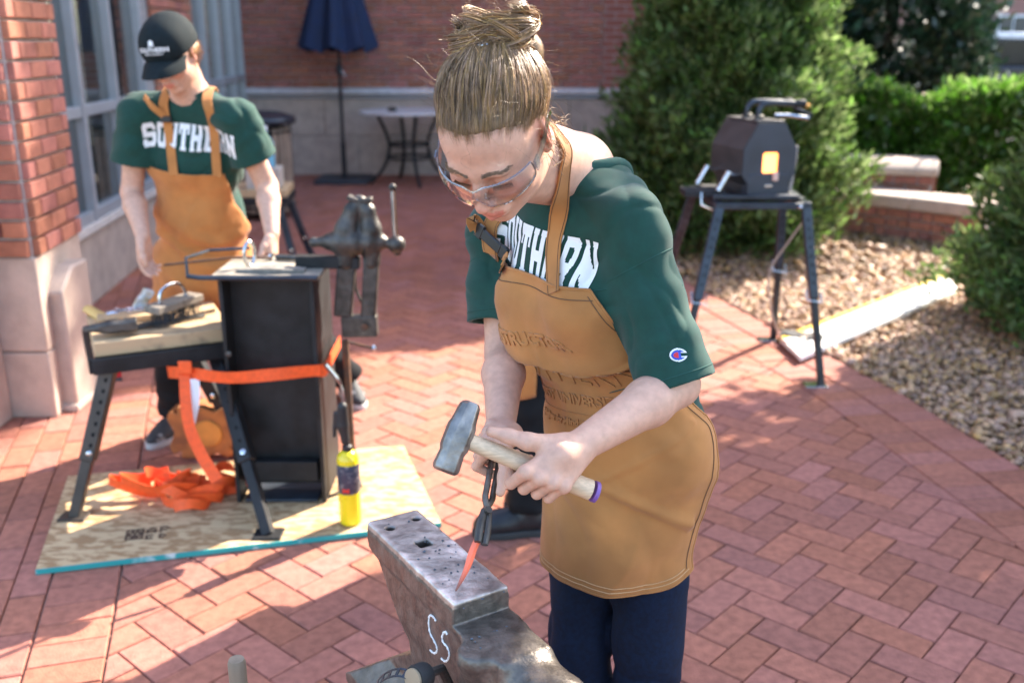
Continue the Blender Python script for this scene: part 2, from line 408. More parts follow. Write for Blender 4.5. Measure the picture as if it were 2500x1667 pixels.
for i in range(-130, 131):
    for j in range(-130, 131):
        c4 = (i-j) % 4
        if c4 == 0: cell = (i, j, 2, 1)
        elif c4 == 3: cell = (i, j, 1, 2)
        else: continue
        x, y, w, h = cell
        q = [O0+PW*(ax*(x+a*w)+ay*(y+b*h)) for a, b in ((0, 0), (1, 0), (1, 1), (0, 1))]
        ctr = sum(q)/4
        if not (-3.6 < ctr[0] < 2.6 and -.4 < ctr[1] < 12.5): continue
        if abs(ctr[0]) > ctr[1]*.62+1.2: continue
        r = q
        for a, b in RB: r = clip(r, a, b, .412) if len(r) > 2 else []
        if len(r) > 2: r = clip(r, LB[1], LB[0], 0)
        if len(r) < 3 or area(r) < .0012: continue
        pav.append((r, len(r) == 4 and abs(area(r)-area(q)) < 1e-6, ctr, math.atan2(*(ax if w == 2 else ay)[::-1])))
def course(a, b, off, width, step):          # soldier bricks along a->b, lying between off and off+width to its left
    a = np.array(a, float); b = np.array(b, float); L = np.linalg.norm(b-a); t = (b-a)/L; n = np.array([-t[1], t[0]]); k = max(int(round(L/step)), 1); s = L/k
    for i in range(k):
        q = [a+t*(i*s)+n*off, a+t*(i*s+s)+n*off, a+t*(i*s+s)+n*(off+width), a+t*(i*s)+n*(off+width)]
        pav.append((q, False, sum(q)/4, 0))
for a, b in RB:
    course(a, b, 0.0, .205, .105); course(a, b, .207, .205, .105)
lt = nrm(np.array(LB[1])-np.array(LB[0])); lnv = np.array([-lt[1], lt[0]])
l0 = np.array(LB[0])-lt*2.2; l1 = np.array(LB[0])+lt*10.3
course(l0, l1, .002, .205, .105)
for r_ in range(7):                          # running bond rows against the building
    course(l0+lt*(.1*(r_ % 2)), l1, .209+r_*.105, .103, .21)
pav = [p for p in pav if p[2][0] > -3.6]
def seen(c):
    q = np.array([c[0], c[1], 0])-C_O; z = q@C_FW
    if z < .3: return -1
    x = 1250+CAM_F*(q@C_R)/z; y = 833+CAM_F*(-(q@C_U))/z
    return 1.0/z if -80 < x < 2580 and y < 1740 else -1
pav.sort(key=lambda p: -seen(p[2]))
unit = MB(); paver_mesh(unit, [np.array(q) for q in ((-PW, -PW/2), (PW, -PW/2), (PW, PW/2), (-PW, PW/2))]); unit_me = unit.mesh('brick', None); unit_me.materials.append(m_paver)
rest = MB()
for k, (poly, full, ctr, ang) in enumerate(pav):
    dz = rng.normal(0, .0012)
    if k < 300 and seen(ctr) > 0:
        if full:
            o = obj('brick', unit_me, None, paving); o.location = (ctr[0], ctr[1], dz); o.rotation_euler = (rng.normal(0, .004), rng.normal(0, .004), ang)
        else:
            mb = MB(); paver_mesh(mb, poly, dz); mb.build('brick', m_paver, paving, smooth=None)
    else: paver_mesh(rest, poly, dz)
rest.build('far_bricks', m_paver, paving, smooth=None, kind='stuff')

# gravel bed
m_gbase = mat('gravel_base', (.20, .14, .09), .95, var=.3, scale=30)
MB().add([(2.62, -1.5, -.03), (9, -1.5, -.03), (12, 13.5, -.03), (-.45, 12.6, -.03), (1.35, 6.17, -.03), (1.85, 4.39, -.03), (2.0, 3.53, -.03), (2.3, 2.0, -.03)],
         [(0, 1, 2, 3, 4, 5, 6, 7)]).build('gravel_bed', m_gbase, smooth=None, kind='structure')
def ico():
    t = (1+5**.5)/2
    v = np.array([(-1, t, 0), (1, t, 0), (-1, -t, 0), (1, -t, 0), (0, -1, t), (0, 1, t), (0, -1, -t), (0, 1, -t), (t, 0, -1), (t, 0, 1), (-t, 0, -1), (-t, 0, 1)], float)
    f = np.array([(0, 11, 5), (0, 5, 1), (0, 1, 7), (0, 7, 10), (0, 10, 11), (1, 5, 9), (5, 11, 4), (11, 10, 2), (10, 7, 6), (7, 1, 8), (3, 9, 4), (3, 4, 2), (3, 2, 6), (3, 6, 8), (3, 8, 9), (4, 9, 5), (2, 4, 11), (6, 2, 10), (8, 6, 7), (9, 8, 1)])
    return v/np.linalg.norm(v[0]), f
iv, iff = ico()
def in_gravel(p, pad=0.0):
    ok = np.ones(len(p), bool)
    inside = np.ones(len(p), bool)
    for a, b in RB:
        a = np.array(a); b = np.array(b); t = (b-a)/np.linalg.norm(b-a); n = np.array([-t[1], t[0]])
        inside &= ((p-a)@n > -pad)
    return ~inside
pts = []
for n_, lo, hi, s0 in ((21000, (1.2, 3.0), (3.4, 6.6), .0145), (9000, (1.0, 5.8), (4.6, 9.6), .02), (2200, (1.9, 1.0), (3.0, 3.2), .0145)):
    q = rng.uniform(lo, hi, (n_, 2)); q = q[in_gravel(q)]; q = q[q[:, 0] < q[:, 1]*.56+.7]
    pts.append(np.c_[q, np.full(len(q), s0)])
pts = np.vstack(pts); n_ = len(pts)
R_ = rng.normal(size=(n_, 3, 3)); R_, _ = np.linalg.qr(R_)
sz = pts[:, 2:3]*rng.lognormal(0, .32, (n_, 1))*rng.uniform(.65, 1.3, (n_, 3))
v = iv[None]*(1+rng.normal(0, .10, (n_, 12, 1))); v = v*sz[:, None, :]
v = np.einsum('nij,nkj->nki', R_, v); v[:, :, 2] *= .75
v[:, :, :2] += pts[:, None, :2]; v[:, :, 2] += rng.uniform(-.022, .012, (n_, 1))
f = (iff[None]+12*np.arange(n_)[:, None, None]).reshape(-1, 3)
m_gravel = mat('river_gravel', (.36, .20, .098), .6, var=.3, scale=60, rand=.5, hue=.012, spec=.4)
obj('gravel', np_mesh('gravel', v.reshape(-1, 3), f), m_gravel, label='tan and brown river gravel covering the planting bed', cat='gravel', kind='stuff')
# ------------------------------------------------------------------ buildings
def brick_tex(name, course_h=.08, blen=.235):
    m = bpy.data.materials.new(name); m.use_nodes = True; nt = m.node_tree; N = nt.nodes; L = nt.links
    b = N['Principled BSDF']; g = N.new('ShaderNodeNewGeometry'); sp = N.new('ShaderNodeSeparateXYZ'); L.new(g.outputs['Position'], sp.inputs[0])
    ad = N.new('ShaderNodeMath'); ad.operation = 'ADD'; L.new(sp.outputs[0], ad.inputs[0]); L.new(sp.outputs[1], ad.inputs[1])
    cb = N.new('ShaderNodeCombineXYZ'); L.new(ad.outputs[0], cb.inputs[0]); L.new(sp.outputs[2], cb.inputs[1])
    t = N.new('ShaderNodeTexBrick'); t.inputs['Scale'].default_value = 1; t.inputs['Brick Width'].default_value = blen; t.inputs['Row Height'].default_value = course_h
    t.inputs['Mortar Size'].default_value = .005; t.inputs['Color1'].default_value = (.33, .115, .08, 1); t.inputs['Color2'].default_value = (.27, .09, .065, 1); t.inputs['Mortar'].default_value = (.42, .36, .33, 1)
    L.new(cb.outputs[0], t.inputs[0]); L.new(t.outputs[0], b.inputs['Base Color']); b.inputs['Roughness'].default_value = .9
    bp = N.new('ShaderNodeBump'); bp.inputs['Strength'].default_value = .5; bp.inputs['Distance'].default_value = .01; bp.invert = True
    L.new(t.outputs['Fac'], bp.inputs['Height']); L.new(bp.outputs[0], b.inputs['Normal'])
    return m
m_bricktex = brick_tex('far_brickwork')
CO, BL = .08, .235
_bm = {}
def brick_unit(l, h=CO, d=.06):
    k = (round(l, 3), round(h, 3), d)
    if k not in _bm:
        mb = MB(); g = .0068; x, z = l/2-g, h/2-g; c = .004
        mb.loft([[(-x, 0, -z), (x, 0, -z), (x, 0, z), (-x, 0, z)], [(-x, -d/2+c, -z), (x, -d/2+c, -z), (x, -d/2+c, z), (-x, -d/2+c, z)],
                 [(-x+c, -d/2, -z+c), (x-c, -d/2, -z+c), (x-c, -d/2, z-c), (-x+c, -d/2, z-c)]])
        _bm[k] = mb.mesh('brick', None); _bm[k].materials.append(m_brick)
    return _bm[k]
def lay(parent, o, t, length, z0, rows, blen=BL, co=CO, start=0, budget=None, stuff=None):
    o = np.array(o, float); t = nrm(np.array(t, float)); a = math.atan2(t[1], t[0])
    for r in range(rows):
        x = -(blen/2 if (r+start) % 2 else 0)
        while x < length-.01:
            x0, x1 = max(x, 0), min(x+blen, length); x += blen
            if x1-x0 < .03: continue
            c = o+t*(x0+x1)/2; z = z0+co*(r+.5)
            b = obj('brick', brick_unit(x1-x0, co), None, parent)
            b.location = (c[0], c[1], z); b.rotation_euler = (0, 0, a+rng.normal(0, .004))
# --- rear building
bb = thing('brick_building', 'red brick building wall with pale stone base behind the patio umbrella', 'building', (0, 12.5, 0))
WY = 12.4
MB().box((-.1, WY+.25+.012, 1.6), (6.6, .5, 1.45)).build('mortar_core', m_mortar, bb)
MB().box((-.1, WY+.25, 5.4), (6.6, .5, 6.15)).build('upper_wall', m_bricktex, bb)
lay(bb, (-3.4, WY+.012), (1, 0), 4.5, 1.05, 16)
MB().box((2.15, WY+.24, 1.68), (2.1, .5, 1.29)).build('side_wall', m_bricktex, bb)
for i in range(6):
    for j in range(2):
        MB().box((-3.4+.75+i*1.5-(.4 if j else 0), WY+.2, .235+j*.49), (1.494, .5, .484)).build('stone_block', m_stone, bb, bevel=.006)
MB().prism([(-.05, 0), (.3, 0), (.3, .07), (0, .07), (-.05, .035)], -3.4, 3.2, o=(0, WY-.05, .975), R=np.array([[0, 0, 1], [1, 0, 0], [0, 1, 0.]])).build('stone_coping', mat('pale_coping', (.60, .55, .54), .8), bb, bevel=.008)
MB().tube([(-3.3, WY-.07, .94), (-1.0, WY-.07, .938), (3.0, WY-.07, .94)], .012, 8).build('conduit', m_alu, bb)
# --- left building: near pier, pilaster, window wall, far pier
F0 = np.array([-2.55, 4.6]); fd = nrm(np.array([-.096, 1.0])); fn = np.array([fd[1], -fd[0]])
def FP(s, n, z): q = F0+fd*s+fn*n; return np.array([q[0], q[1], z])
pr_ = thing('brick_pier', 'red brick pier on a tall pale stone base beside the windows', 'pier', (-2.4, 4.35, 0), 'brick piers of the window wall')
PC = np.array([-2.03, 4.09]); PL = .86; PD = .56
pc2 = PC+fd*PD
def pquad(z0, z1, grow=0.0):
    q = [(PC[0]-PL, PC[1]-grow), (PC[0]+grow, PC[1]-grow), (pc2[0]+grow, pc2[1]), (pc2[0]-PL, pc2[1])]
    return q
MB().prism(pquad(0, 0), .72, 3.6).build('mortar_core', m_mortar, pr_)
MB().prism(pquad(0, 0, .012), .0, .30).build('stone_block', m_stone, pr_, bevel=.006)
MB().prism(pquad(0, 0, .012), .306, .72).build('stone_block', m_stone, pr_, bevel=.006)
lay(pr_, (PC[0]-PL, PC[1]), (1, 0), PL, .722, 18, .215)
lay(pr_, PC+fd*.001, fd, PD, .722, 18, .19, start=1)
bt = thing('stone_buttress', 'low pale stone buttress with a chamfered top against the brick pier', 'buttress', (-2.0, 4.3, 0))
MB().prism([(4.17, 0), (4.46, 0), (4.46, .64), (4.30, .64), (4.17, .55)], -2.3, -1.965, R=np.array([[0, 0, 1], [1, 0, 0], [0, 1, 0.]])).build('block', m_stone, bt, bevel=.012)
MB().box((-2.12, 4.315, .015), (.33, .33, .03)).build('footing', m_stone, bt, bevel=.006)
pl = thing('stone_pilaster', 'pale stone pilaster in front of the near brick pier', 'pilaster', (-2.6, 3.85, 0))
for z0, z1 in ((0, .5), (.505, 1.2), (1.205, 2.4)):
    MB().box((-2.66, 3.84, (z0+z1)/2), (.9, .46, z1-z0)).build('stone_block', m_stone, pl, bevel=.008)
ww = thing('window_wall', 'row of tall dark windows in grey metal frames above a stone sill wall', 'windows', (-2.8, 7, 0))
m_glass = glassy('window_glass', (.50, .53, .53), .01, 1.2)
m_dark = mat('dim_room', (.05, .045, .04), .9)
def segbox(s0, s1, n0, n1, z0, z1):
    q = [FP(s0, n0, 0)[:2], FP(s1, n0, 0)[:2], FP(s1, n1, 0)[:2], FP(s0, n1, 0)[:2]]
    return MB().prism(q, z0, z1)
def panes(s_list, zt):
    segbox(s_list[0]-.2, s_list[-1], -.5, .03, 0, .44).build('stone_wall', m_stone, ww, bevel=.006)
    segbox(s_list[0]-.2, s_list[-1], -.3, .07, .445, .50).build('window_sill', mat('sill_stone', (.56, .50, .46), .85), ww, bevel=.006)
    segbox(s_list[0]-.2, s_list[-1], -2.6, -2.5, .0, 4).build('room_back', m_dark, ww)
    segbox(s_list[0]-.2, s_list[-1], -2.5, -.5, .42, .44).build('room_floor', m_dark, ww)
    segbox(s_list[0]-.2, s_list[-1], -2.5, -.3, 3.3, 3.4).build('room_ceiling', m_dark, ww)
    zs = (.50, 1.18, zt)
    for i, s in enumerate(s_list):
        segbox(s-.03, s+.03, -.06, .06, .502, zt).build('mullion', m_alu, ww, bevel=.004)
    for i in range(len(s_list)-1):
        a, b = s_list[i]+.03, s_list[i+1]-.03
        for z in (.535, 1.18, zt-.03):
            segbox(a, b, -.055, .05, z-.033, z+.033).build('frame_rail', m_alu, ww, bevel=.004)
        for z0, z1 in ((.568, 1.147), (1.213, zt-.063)):
            segbox(a, b, -.004, .004, z0, z1).build('pane', m_glass, ww)
panes([.12, .9, 1.65, 2.4, 3.18], 3.4)
p2 = thing('brick_pier', 'narrow red brick pier between two runs of windows behind the black cap', 'pier', FP(3.9, 0, 0), 'brick piers of the window wall')
segbox(3.215, 4.65, -.4, .10, .5, 4).build('mortar_core', m_mortar, p2)
segbox(3.215, 4.65, -.4, .13, 0, .495).build('stone_block', m_stone, p2, bevel=.006)
lay(p2, FP(3.215, .11, 0)[:2], fd, 1.435, .8, 18, .235)
panes([4.85, 5.6, 6.35, 7.1, 7.75], 3.4)
segbox(-.6, 8.0, -.5, .02, 3.42, 8.2).build('upper_wall', m_bricktex, ww)
# roof slabs over the rear and left building so that they stand as blocks
# --- seat wall
sw = thing('seat_wall', 'low curved brick seat wall with pale stone caps among the shrubs', 'wall', (3.0, 8.4, 0))
def arc_pts(pts, n=14): return spline([(*p, 0) for p in pts], n)[:, :2]
cl = arc_pts([(1.9, 8.95), (2.6, 8.72), (3.2, 8.32), (3.75, 7.75)], 13)
def sweep(cl, w0, w1, z0, z1):
    t = np.gradient(cl, axis=0); t /= np.linalg.norm(t, axis=1)[:, None]; n = np.c_[-t[:, 1], t[:, 0]]
    rings = [[(*(c-nn*w0), z0), (*(c+nn*w1), z0), (*(c+nn*w1), z1), (*(c-nn*w0), z1)] for c, nn in zip(cl, n)]
    return MB().loft(rings)
sweep(cl, .0, .38, 0, .245).build('mortar_core', m_mortar, sw)
for i in range(4):
    seg = cl[i*3:i*3+4].copy(); tt = nrm(seg[-1]-seg[0]); seg[-1] -= tt*.006
    sweep(seg, .05, .40, .248, .355).build('cap_stone', m_stone, sw, bevel=.015)
for i in range(len(cl)-1):
    lay(sw, cl[i], cl[i+1]-cl[i], np.linalg.norm(cl[i+1]-cl[i]), .005, 3, .2, start=i % 2)
b0 = np.array([2.45, 9.12]); b1 = np.array([3.70, 8.68]); tt = nrm(b1-b0); nn = np.array([-tt[1], tt[0]])
MB().prism([b0, b1, b1+nn*.4, b0+nn*.4], 0, .46).build('mortar_core', m_mortar, sw)
lay(sw, b0, tt, np.linalg.norm(b1-b0), .22, 3, .2); lay(sw, b1, nn, .4, .22, 3, .2)
ang = math.atan2(tt[1], tt[0]); c0 = (b0+b1)/2+nn*.2
MB().prism([(-.27, 0), (.27, 0), (.27, .06), (.16, .13), (-.16, .13), (-.27, .06)], -.70, .70, o=(c0[0], c0[1], .463),
           R=rotz(ang)@np.array([[0, 0, 1], [1, 0, 0], [0, 1, 0.]])).build('cap_stone', m_stone, sw, bevel=.015)
# --- far building and car
fb = thing('far_building', 'distant brick building with a row of white framed windows past the parked car', 'building', (24, 46, 0))
MB().box((26, 46, 5), (20, 4, 10)).build('wall', mat('far_brick', (.30, .15, .12), .9), fb)
for r in range(3):
    for i in range(5):
        x = 18.6+i*3.0; z = 1.9+r*3.2
        w = MB().box((x, 43.95, z), (1.9, .16, 1.5)).build('window', mat('white_trim', (.7, .7, .7), .6), fb)
        for k in range(3): MB().box((x-.62+k*.62, 43.86, z), (.52, .08, 1.3)).build('pane', mat('far_pane', (.05, .06, .07), .1), w)
cr = thing('parked_car', 'parked dark car with a pale roof beyond the hedge', 'car', (11.6, 23, 0))
prof = [(-2.2, .35), (2.25, .35), (2.3, .75), (2.1, .95), (1.2, 1.08), (.45, 1.68), (-1.5, 1.74), (-2.1, 1.12), (-2.3, 1.0)]
RX = np.array([[1, 0, 0], [0, 0, -1], [0, 1, 0.]])
def carbody(pr, y0, y1): return MB().prism(pr, y0, y1, o=(11.9, 23, 0), R=RX)
m_carp = mat('car_paint', (.02, .022, .026), .25, metal=.2, coat=.6, var=.05)
carbody([(-2.25, .35), (2.3, .35), (2.32, .72), (2.1, .95), (1.15, 1.05), (-2.15, 1.08), (-2.3, .9)], -.9, .9).build('body', m_carp, cr, bevel=.06)
carbody([(-2.05, 1.07), (1.2, 1.04), (.4, 1.62), (-1.55, 1.66)], -.78, .78).build('cabin_glass', mat('car_glass', (.015, .018, .02), .08), cr, bevel=.05)
carbody([(-1.75, 1.64), (.6, 1.58), (.3, 1.74), (-1.5, 1.78)], -.76, .76).build('roof', mat('pale_roof', (.75, .76, .78), .3), cr, bevel=.04)
for x in (-1.45, 1.5):
    for y in (-.92, .92):
        w = MB().lathe([(.2, -.11), (.34, -.11), (.36, -.06), (.36, .06), (.34, .11), (.2, .11)], 20, o=(11.9+x, 23-y, .36), R=RX).build('wheel', m_blackrub, cr)
        MB().lathe([(.05, -.115), (.19, -.12), (.21, .0), (.19, .12), (.05, .115)], 14, o=(11.9+x, 23-y, .36), R=RX).build('rim', m_bright, w)
for y in (-.62, .62): MB().sphere((11.9-2.22, 23+y, .85), .12, 10, (.4, 1.2, .7)).build('headlight', m_bright, cr)
# ------------------------------------------------------------------ plants
def leaf_cloud(name, centers, normals, size, per, spread, mat_, parent, aspect=.45, up=.35, tri=False):
    """many small leaf faces around clump centres; normals bias the way they point"""
    n = len(centers); c = np.repeat(centers, per, 0); nm = np.repeat(normals, per, 0); m = len(c)
    c = c+rng.normal(0, spread, (m, 3))*np.array([1, 1, .9])
    d = nm*.9+rng.normal(0, .55, (m, 3))+np.array([0, 0, up]); d /= np.linalg.norm(d, axis=1)[:, None]
    s = np.cross(d, rng.normal(size=(m, 3))); s /= np.linalg.norm(s, axis=1)[:, None]
    L = size*rng.uniform(.6, 1.35, (m, 1)); w = L*aspect*.5
    nn_ = np.cross(d, s)
    v = np.stack([c, c+d*L*.5+s*w+nn_*L*.06, c+d*L, c+d*L*.5-s*w+nn_*L*.06], 1).reshape(-1, 3)
    f = np.arange(4*m).reshape(m, 4)
    return obj(name, np_mesh(name, v, f, False), mat_, parent)
m_jun = mat('juniper_foliage', (.12, .19, .048), .5, var=.4, scale=5, rand=.55, hue=.02, transl=.5, spec=.3)
m_hol = mat('holly_foliage', (.11, .22, .03), .25, var=.3, scale=5, rand=.5, hue=.02, transl=.5, spec=.6)
m_drk = mat('dark_foliage', (.018, .045, .022), .35, var=.3, scale=4, rand=.4, hue=.02, transl=.2, spec=.5)
m_bark = mat('bark', (.09, .06, .04), .9, var=.3, scale=20, stretch=(1, 1, .2), bump=.4)
def profile_points(n, h, rfun, base, lump=.16, shell=.55):
    z = rng.uniform(0.02, 1, n)**.9; a = rng.uniform(0, 2*math.pi, n)
    u = np.sqrt(rng.uniform(shell**2, 1, n))
    bumps = 1+lump*np.sin(a*5+z*17)+lump*.8*np.sin(a*9-z*29+1.3)+lump*.5*np.sin(a*3+z*41)
    r = np.array([rfun(t) for t in z])*u*bumps
    p = np.c_[r*np.cos(a), r*np.sin(a), z*h]+np.array(base)
    nm = np.c_[np.cos(a)*.8, np.sin(a)*.8, np.full(n, .45)]
    return p, nm
def conifer(name, label, base, h, r, n, per, size, group=None, m=m_jun, rf=None, lump=.16, aspect=.4, spread=.05, cat='shrub'):
    t = thing(name, label, cat, (base[0], base[1], 0), group)
    b = np.array([base[0], base[1], 0.0])
    MB().tube([b, b+V3(.02, .01, h*.4), b+V3(0, 0, h*.9)], [.06+r*.03, .05, .012], 8).build('trunk', m_bark, t)
    br = MB()
    rf = rf or (lambda z: r*(1-z)**.75*min(1, .55+z*4))
    for i in range(26):
        z = rng.uniform(.06, .85); a = rng.uniform(0, 6.28); L = rf(z)*.8
        p0 = b+V3(0, 0, z*h); p1 = p0+V3(L*math.cos(a), L*math.sin(a), L*.45)
        br.tube([p0, (p0+p1)/2+V3(0, 0, -.02), p1], [.018, .012, .005], 5)
    br.build('limbs', m_bark, t, kind='stuff')
    p, nm = profile_points(n, h, rf, b, lump)
    leaf_cloud('crown', p, nm, size, per, spread, m, t, aspect=aspect)
    return t
conifer('juniper_shrub', 'large green juniper shrub growing behind the gas forge', (1.73, 8.0), 2.75, .95, 5200, 16, .085, spread=.055, aspect=.34,
        rf=lambda z: .95*(1-z)**.40*min(1, .72+z*2.2))
conifer('juniper_shrub', 'low dark green juniper at the gravel edge beside the white board', (3.42, 5.40), 1.60, .80, 3600, 16, .07, spread=.05, aspect=.34,
        rf=lambda z: .80*(1-max(z-.15, 0)/.85)**.6*min(1, .7+z*2.5))
conifer('evergreen_tree', 'tall dark evergreen tree behind the clipped hedge', (4.5, 12.3), 13.0, 1.12, 6000, 14, .13, m=m_drk, cat='tree', aspect=.5, spread=.08,
        rf=lambda z: 1.12*(1-z)**.3*min(1, .7+z*5))
conifer('evergreen_tree', 'tall dark evergreen tree between the brick wall and the clipped hedge', (2.9, 11.6), 9.0, 1.05, 2600, 14, .13, m=m_drk, cat='tree', aspect=.5, spread=.08,
        rf=lambda z: 1.05*(1-z)**.5*min(1, .7+z*5))
hd = thing('clipped_hedge', 'clipped broadleaf hedge with bright sunlit top behind the stone seat wall', 'hedge', (4.6, 9.3, 0))
n_ = 4200; hx = rng.uniform(0, 1, n_); face = rng.uniform(0, 1, n_); hz = rng.uniform(.05, 1, n_)**.7
h0 = np.array([2.9, 10.3]); h1 = np.array([7.4, 9.0]); ht = nrm(h1-h0); hn = np.array([ht[1], -ht[0]])
topz = 1.06+.07*np.sin(hx*19)+.05*np.sin(hx*43)
dep = np.where(face < .55, rng.uniform(.32, .5, n_), rng.uniform(-.5, .5, n_)); z_ = np.where(face < .55, hz*topz, topz*rng.uniform(.86, 1.03, n_))
q = h0+ht*(hx*np.linalg.norm(h1-h0))[:, None]+hn*dep[:, None]
leaf_cloud('foliage', np.c_[q, z_], np.c_[np.tile(hn*.5, (n_, 1)), np.full(n_, .7)], .085, 14, .05, m_hol, hd, aspect=.5)
for i in range(9):
    b = h0+ht*(.3+i*.52); MB().tube([(b[0], b[1], 0), (b[0]+.03, b[1], .5), (b[0]-.05, b[1]+.04, .95)], [.025, .02, .006], 6).build('stem', m_bark, hd)
# unseen trees added past the right edge of view to shade the courtyard
def shade_tree(label, base, h, r, trunk, z0, n, per=10, size=.16):
    t = thing('unseen_shade_tree', label, 'tree', (base[0], base[1], 0), 'unseen trees added for shade')
    b = np.array([base[0], base[1], 0.0])
    MB().tube([b, b+V3(.03, .02, h*.5), b+V3(0, .05, h*.92)], [trunk, trunk*.8, trunk*.2], 10).build('trunk', m_bark, t)
    p, nm = profile_points(n, h-z0, lambda z: r*math.sin(math.pi*min(max(z*.93+.05, 0), 1))**.55, b+V3(0, 0, z0), .2, .2)
    leaf_cloud('crown', p, nm, size, per, .09, m_hol, t, aspect=.55)
SHADE = [(-1.28, 7.6, 5.85, .72, .14, .3, 1500, 'unseen leafy tree beside the low juniper, added to shade the brick paving'), (.10, 8.2, 6.6, .80, .15, .3, 1500, 'unseen leafy tree added for shade in the middle of the row beyond the gravel bed'),
         (1.50, 8.0, 6.2, .80, .15, .4, 1400, 'unseen leafy tree added for shade at the open end of the row beyond the gravel bed')]
_sa = np.array([math.cos(SUN_AZ), math.sin(SUN_AZ)]); _sb = np.array([math.sin(SUN_AZ), -math.cos(SUN_AZ)])
for i, (s, dist, h, r, tk, z0, n, lab) in enumerate(SHADE):
    shade_tree(lab, _sa*dist+_sb*s, h, r, tk, z0, n)
# ------------------------------------------------------------------ anvil on its stump
AO = V3(-.222, 1.649, .76); aa = nrm(V3(.535, -.845, 0)); ab = V3(-aa[1], aa[0], 0); ab = ab if ab[0] > 0 else -ab
AR = np.stack([aa, ab, V3(0, 0, 1)], 1)
AW = lambda a, b, z: AO+AR@V3(a, b, z)
def anvil_local(px, py, z):
    q = G(px, py, AO[2]+z)-AO; return q@AR
S = SDF(); K = dict(R=AR, c=AO)
S.box((.178, 0, -.026), (.177, .051, .026), rad=.004, k=.004, **K)                    # face plate
def heel(p):                                                                          # sloped heel and waist as one extruded profile
    q = (p-AO)@AR; x, y, z = q.T
    w = .049-.012*np.clip((-z-.13)/.1, 0, 1)+.05*np.clip((-z-.27)/.06, 0, 1)
    lo = .012+np.clip((-z-.035)*.95, 0, .13)-np.clip((-z-.2)*1.4, 0, .2)               # heel underside sweeps in, then flares to the feet
    hi = .375-np.clip((-z-.10)*.5, 0, .05)+np.clip((-z-.2)*1.1, 0, .12)
    return np.max(np.stack([(lo-x)*.75, (x-hi)*.8, np.abs(y)-w, z+.02, -.36-z], 1), 1)
S.fn(heel, AO-V3(.45, .7, .4), AO+V3(.5, .4, 0), k=.012)
S.box((.40, .004, -.085), (.055, .047, .046), rad=.012, k=.012, **K)                   # table block in front of the face
S.cone((.395, -.052, -.055), (.385, -.015, -.19), .030, .010, k=.022, **K)             # rounded shelf lug
S.box((.395, -.02, -.012), (.07, .09, .028), rad=.002, k=.004, op=1, **K)              # keeps the table flat, below the face
S.chain([(.40, .012, -.098), (.52, .012, -.094), (.64, .012, -.080), (.74, .012, -.062)], [.056, .049, .033, .008], k=.02, **K)
for px, py, r in ((953, 1288, .0075), (1016, 1265, .0075)):
    q = anvil_local(px, py, 0); S.cone((q[0], q[1], .03), (q[0], q[1], -.2), r, r, k=.003, op=1, **K)
q = anvil_local(1035, 1324, 0); S.box((q[0], q[1], 0), (.012, .012, .2), rad=.002, k=.003, op=1, **K)
def anvil_f(p): return S(p)+.0007*pnoise(p, 60, 3)+.0005*pnoise(p, 190, 4)
anvil_f.bounds = S.bounds
def anvil_paint(v):
    q = (v-AO)@AR; top = np.clip((q[:, 2]+.006)/.005, 0, 1)*(q[:, 0] < .36)
    edge = np.exp(-((np.abs(q[:, 1])-.05)/.006)**2)*(q[:, 2] > -.012)*(q[:, 2] < .01)
    n = np.clip(.5+.5*pnoise(v, 35, 5)+.35*pnoise(v, 110, 6), 0, 1.4)
    mid = np.exp(-((q[:, 0]-.24)/.11)**2); k = .9+top*(1.2+3.6*mid*n)+edge*1.6
    tint = np.stack([k, k*(1+.02*top), k*(1+.09*top)], 1); return tint
m_anvil = mat('worn_anvil_steel', (.155, .132, .112), .42, metal=.55, var=.3, scale=45, bump=.2, bscale=120, attr='paint', col2=None, rvar=.14)
an = thing('anvil', 'worn steel anvil with chalk letters on its side in front of the woman', 'anvil', AW(.2, 0, -.36))
sdf_obj('anvil_body', anvil_f, .0028, m_anvil, an, paint=anvil_paint, slack=1.8)
def on_side(px, py):
    r = ray(px, py); n = ab; o = AW(0, -.0495, 0); t = ((o-C_O)@n)/(r@n); return C_O+r*t
m_chalk = mat('chalk', (.8, .8, .78), .9, var=.2, scale=200)
for pts in ([(660, 1080), (640, 1050), (610, 1036), (598, 1060), (600, 1130), (612, 1180), (640, 1230), (668, 1290), (662, 1325), (640, 1330), (612, 1305)],
            [(750, 1185), (740, 1165), (722, 1170), (712, 1210), (722, 1250), (745, 1280), (762, 1330), (757, 1370), (738, 1395), (718, 1388), (700, 1370)]):
    w = [on_side(860+x/3.22, 1180+y/3.22) for x, y in pts]; pp = spline(w, 40)
    pp = trace(anvil_f, pp-ab*.03, np.tile(ab, (len(pp), 1)), tmax=.1)[0]
    MB().tube(pp, .0021*(1+.25*np.sin(np.arange(40)*1.9)), 6, sx=1.0).build('chalk_letter', m_chalk, an)
m_scale = mat('forge_scale', (.10, .13, .16), .4, metal=.3, var=.3)
sc_ = MB()
for i in range(46):
    a, b = (rng.uniform(.03, .35), rng.uniform(-.045, .045)) if i < 34 else (rng.uniform(.37, .42), rng.uniform(-.05, .03))
    z = .0008 if i < 34 else -.039
    r = rng.uniform(.0012, .0032); t = rng.uniform(0, 6.28)
    sc_.prism([(r*math.cos(t+k*1.6)*rng.uniform(.6, 1.2), r*math.sin(t+k*1.6)*rng.uniform(.6, 1.2)) for k in range(4)], 0, .0009, o=AW(a, b, z), R=AR)
sc_.build('scale_flakes', m_scale, an, smooth=None, kind='stuff')
st = thing('wooden_stump', 'wooden stump under the anvil with a metal strap and a clamp knob', 'stump', AW(.2, 0, -.40-.36))
bz = AO[2]-.355
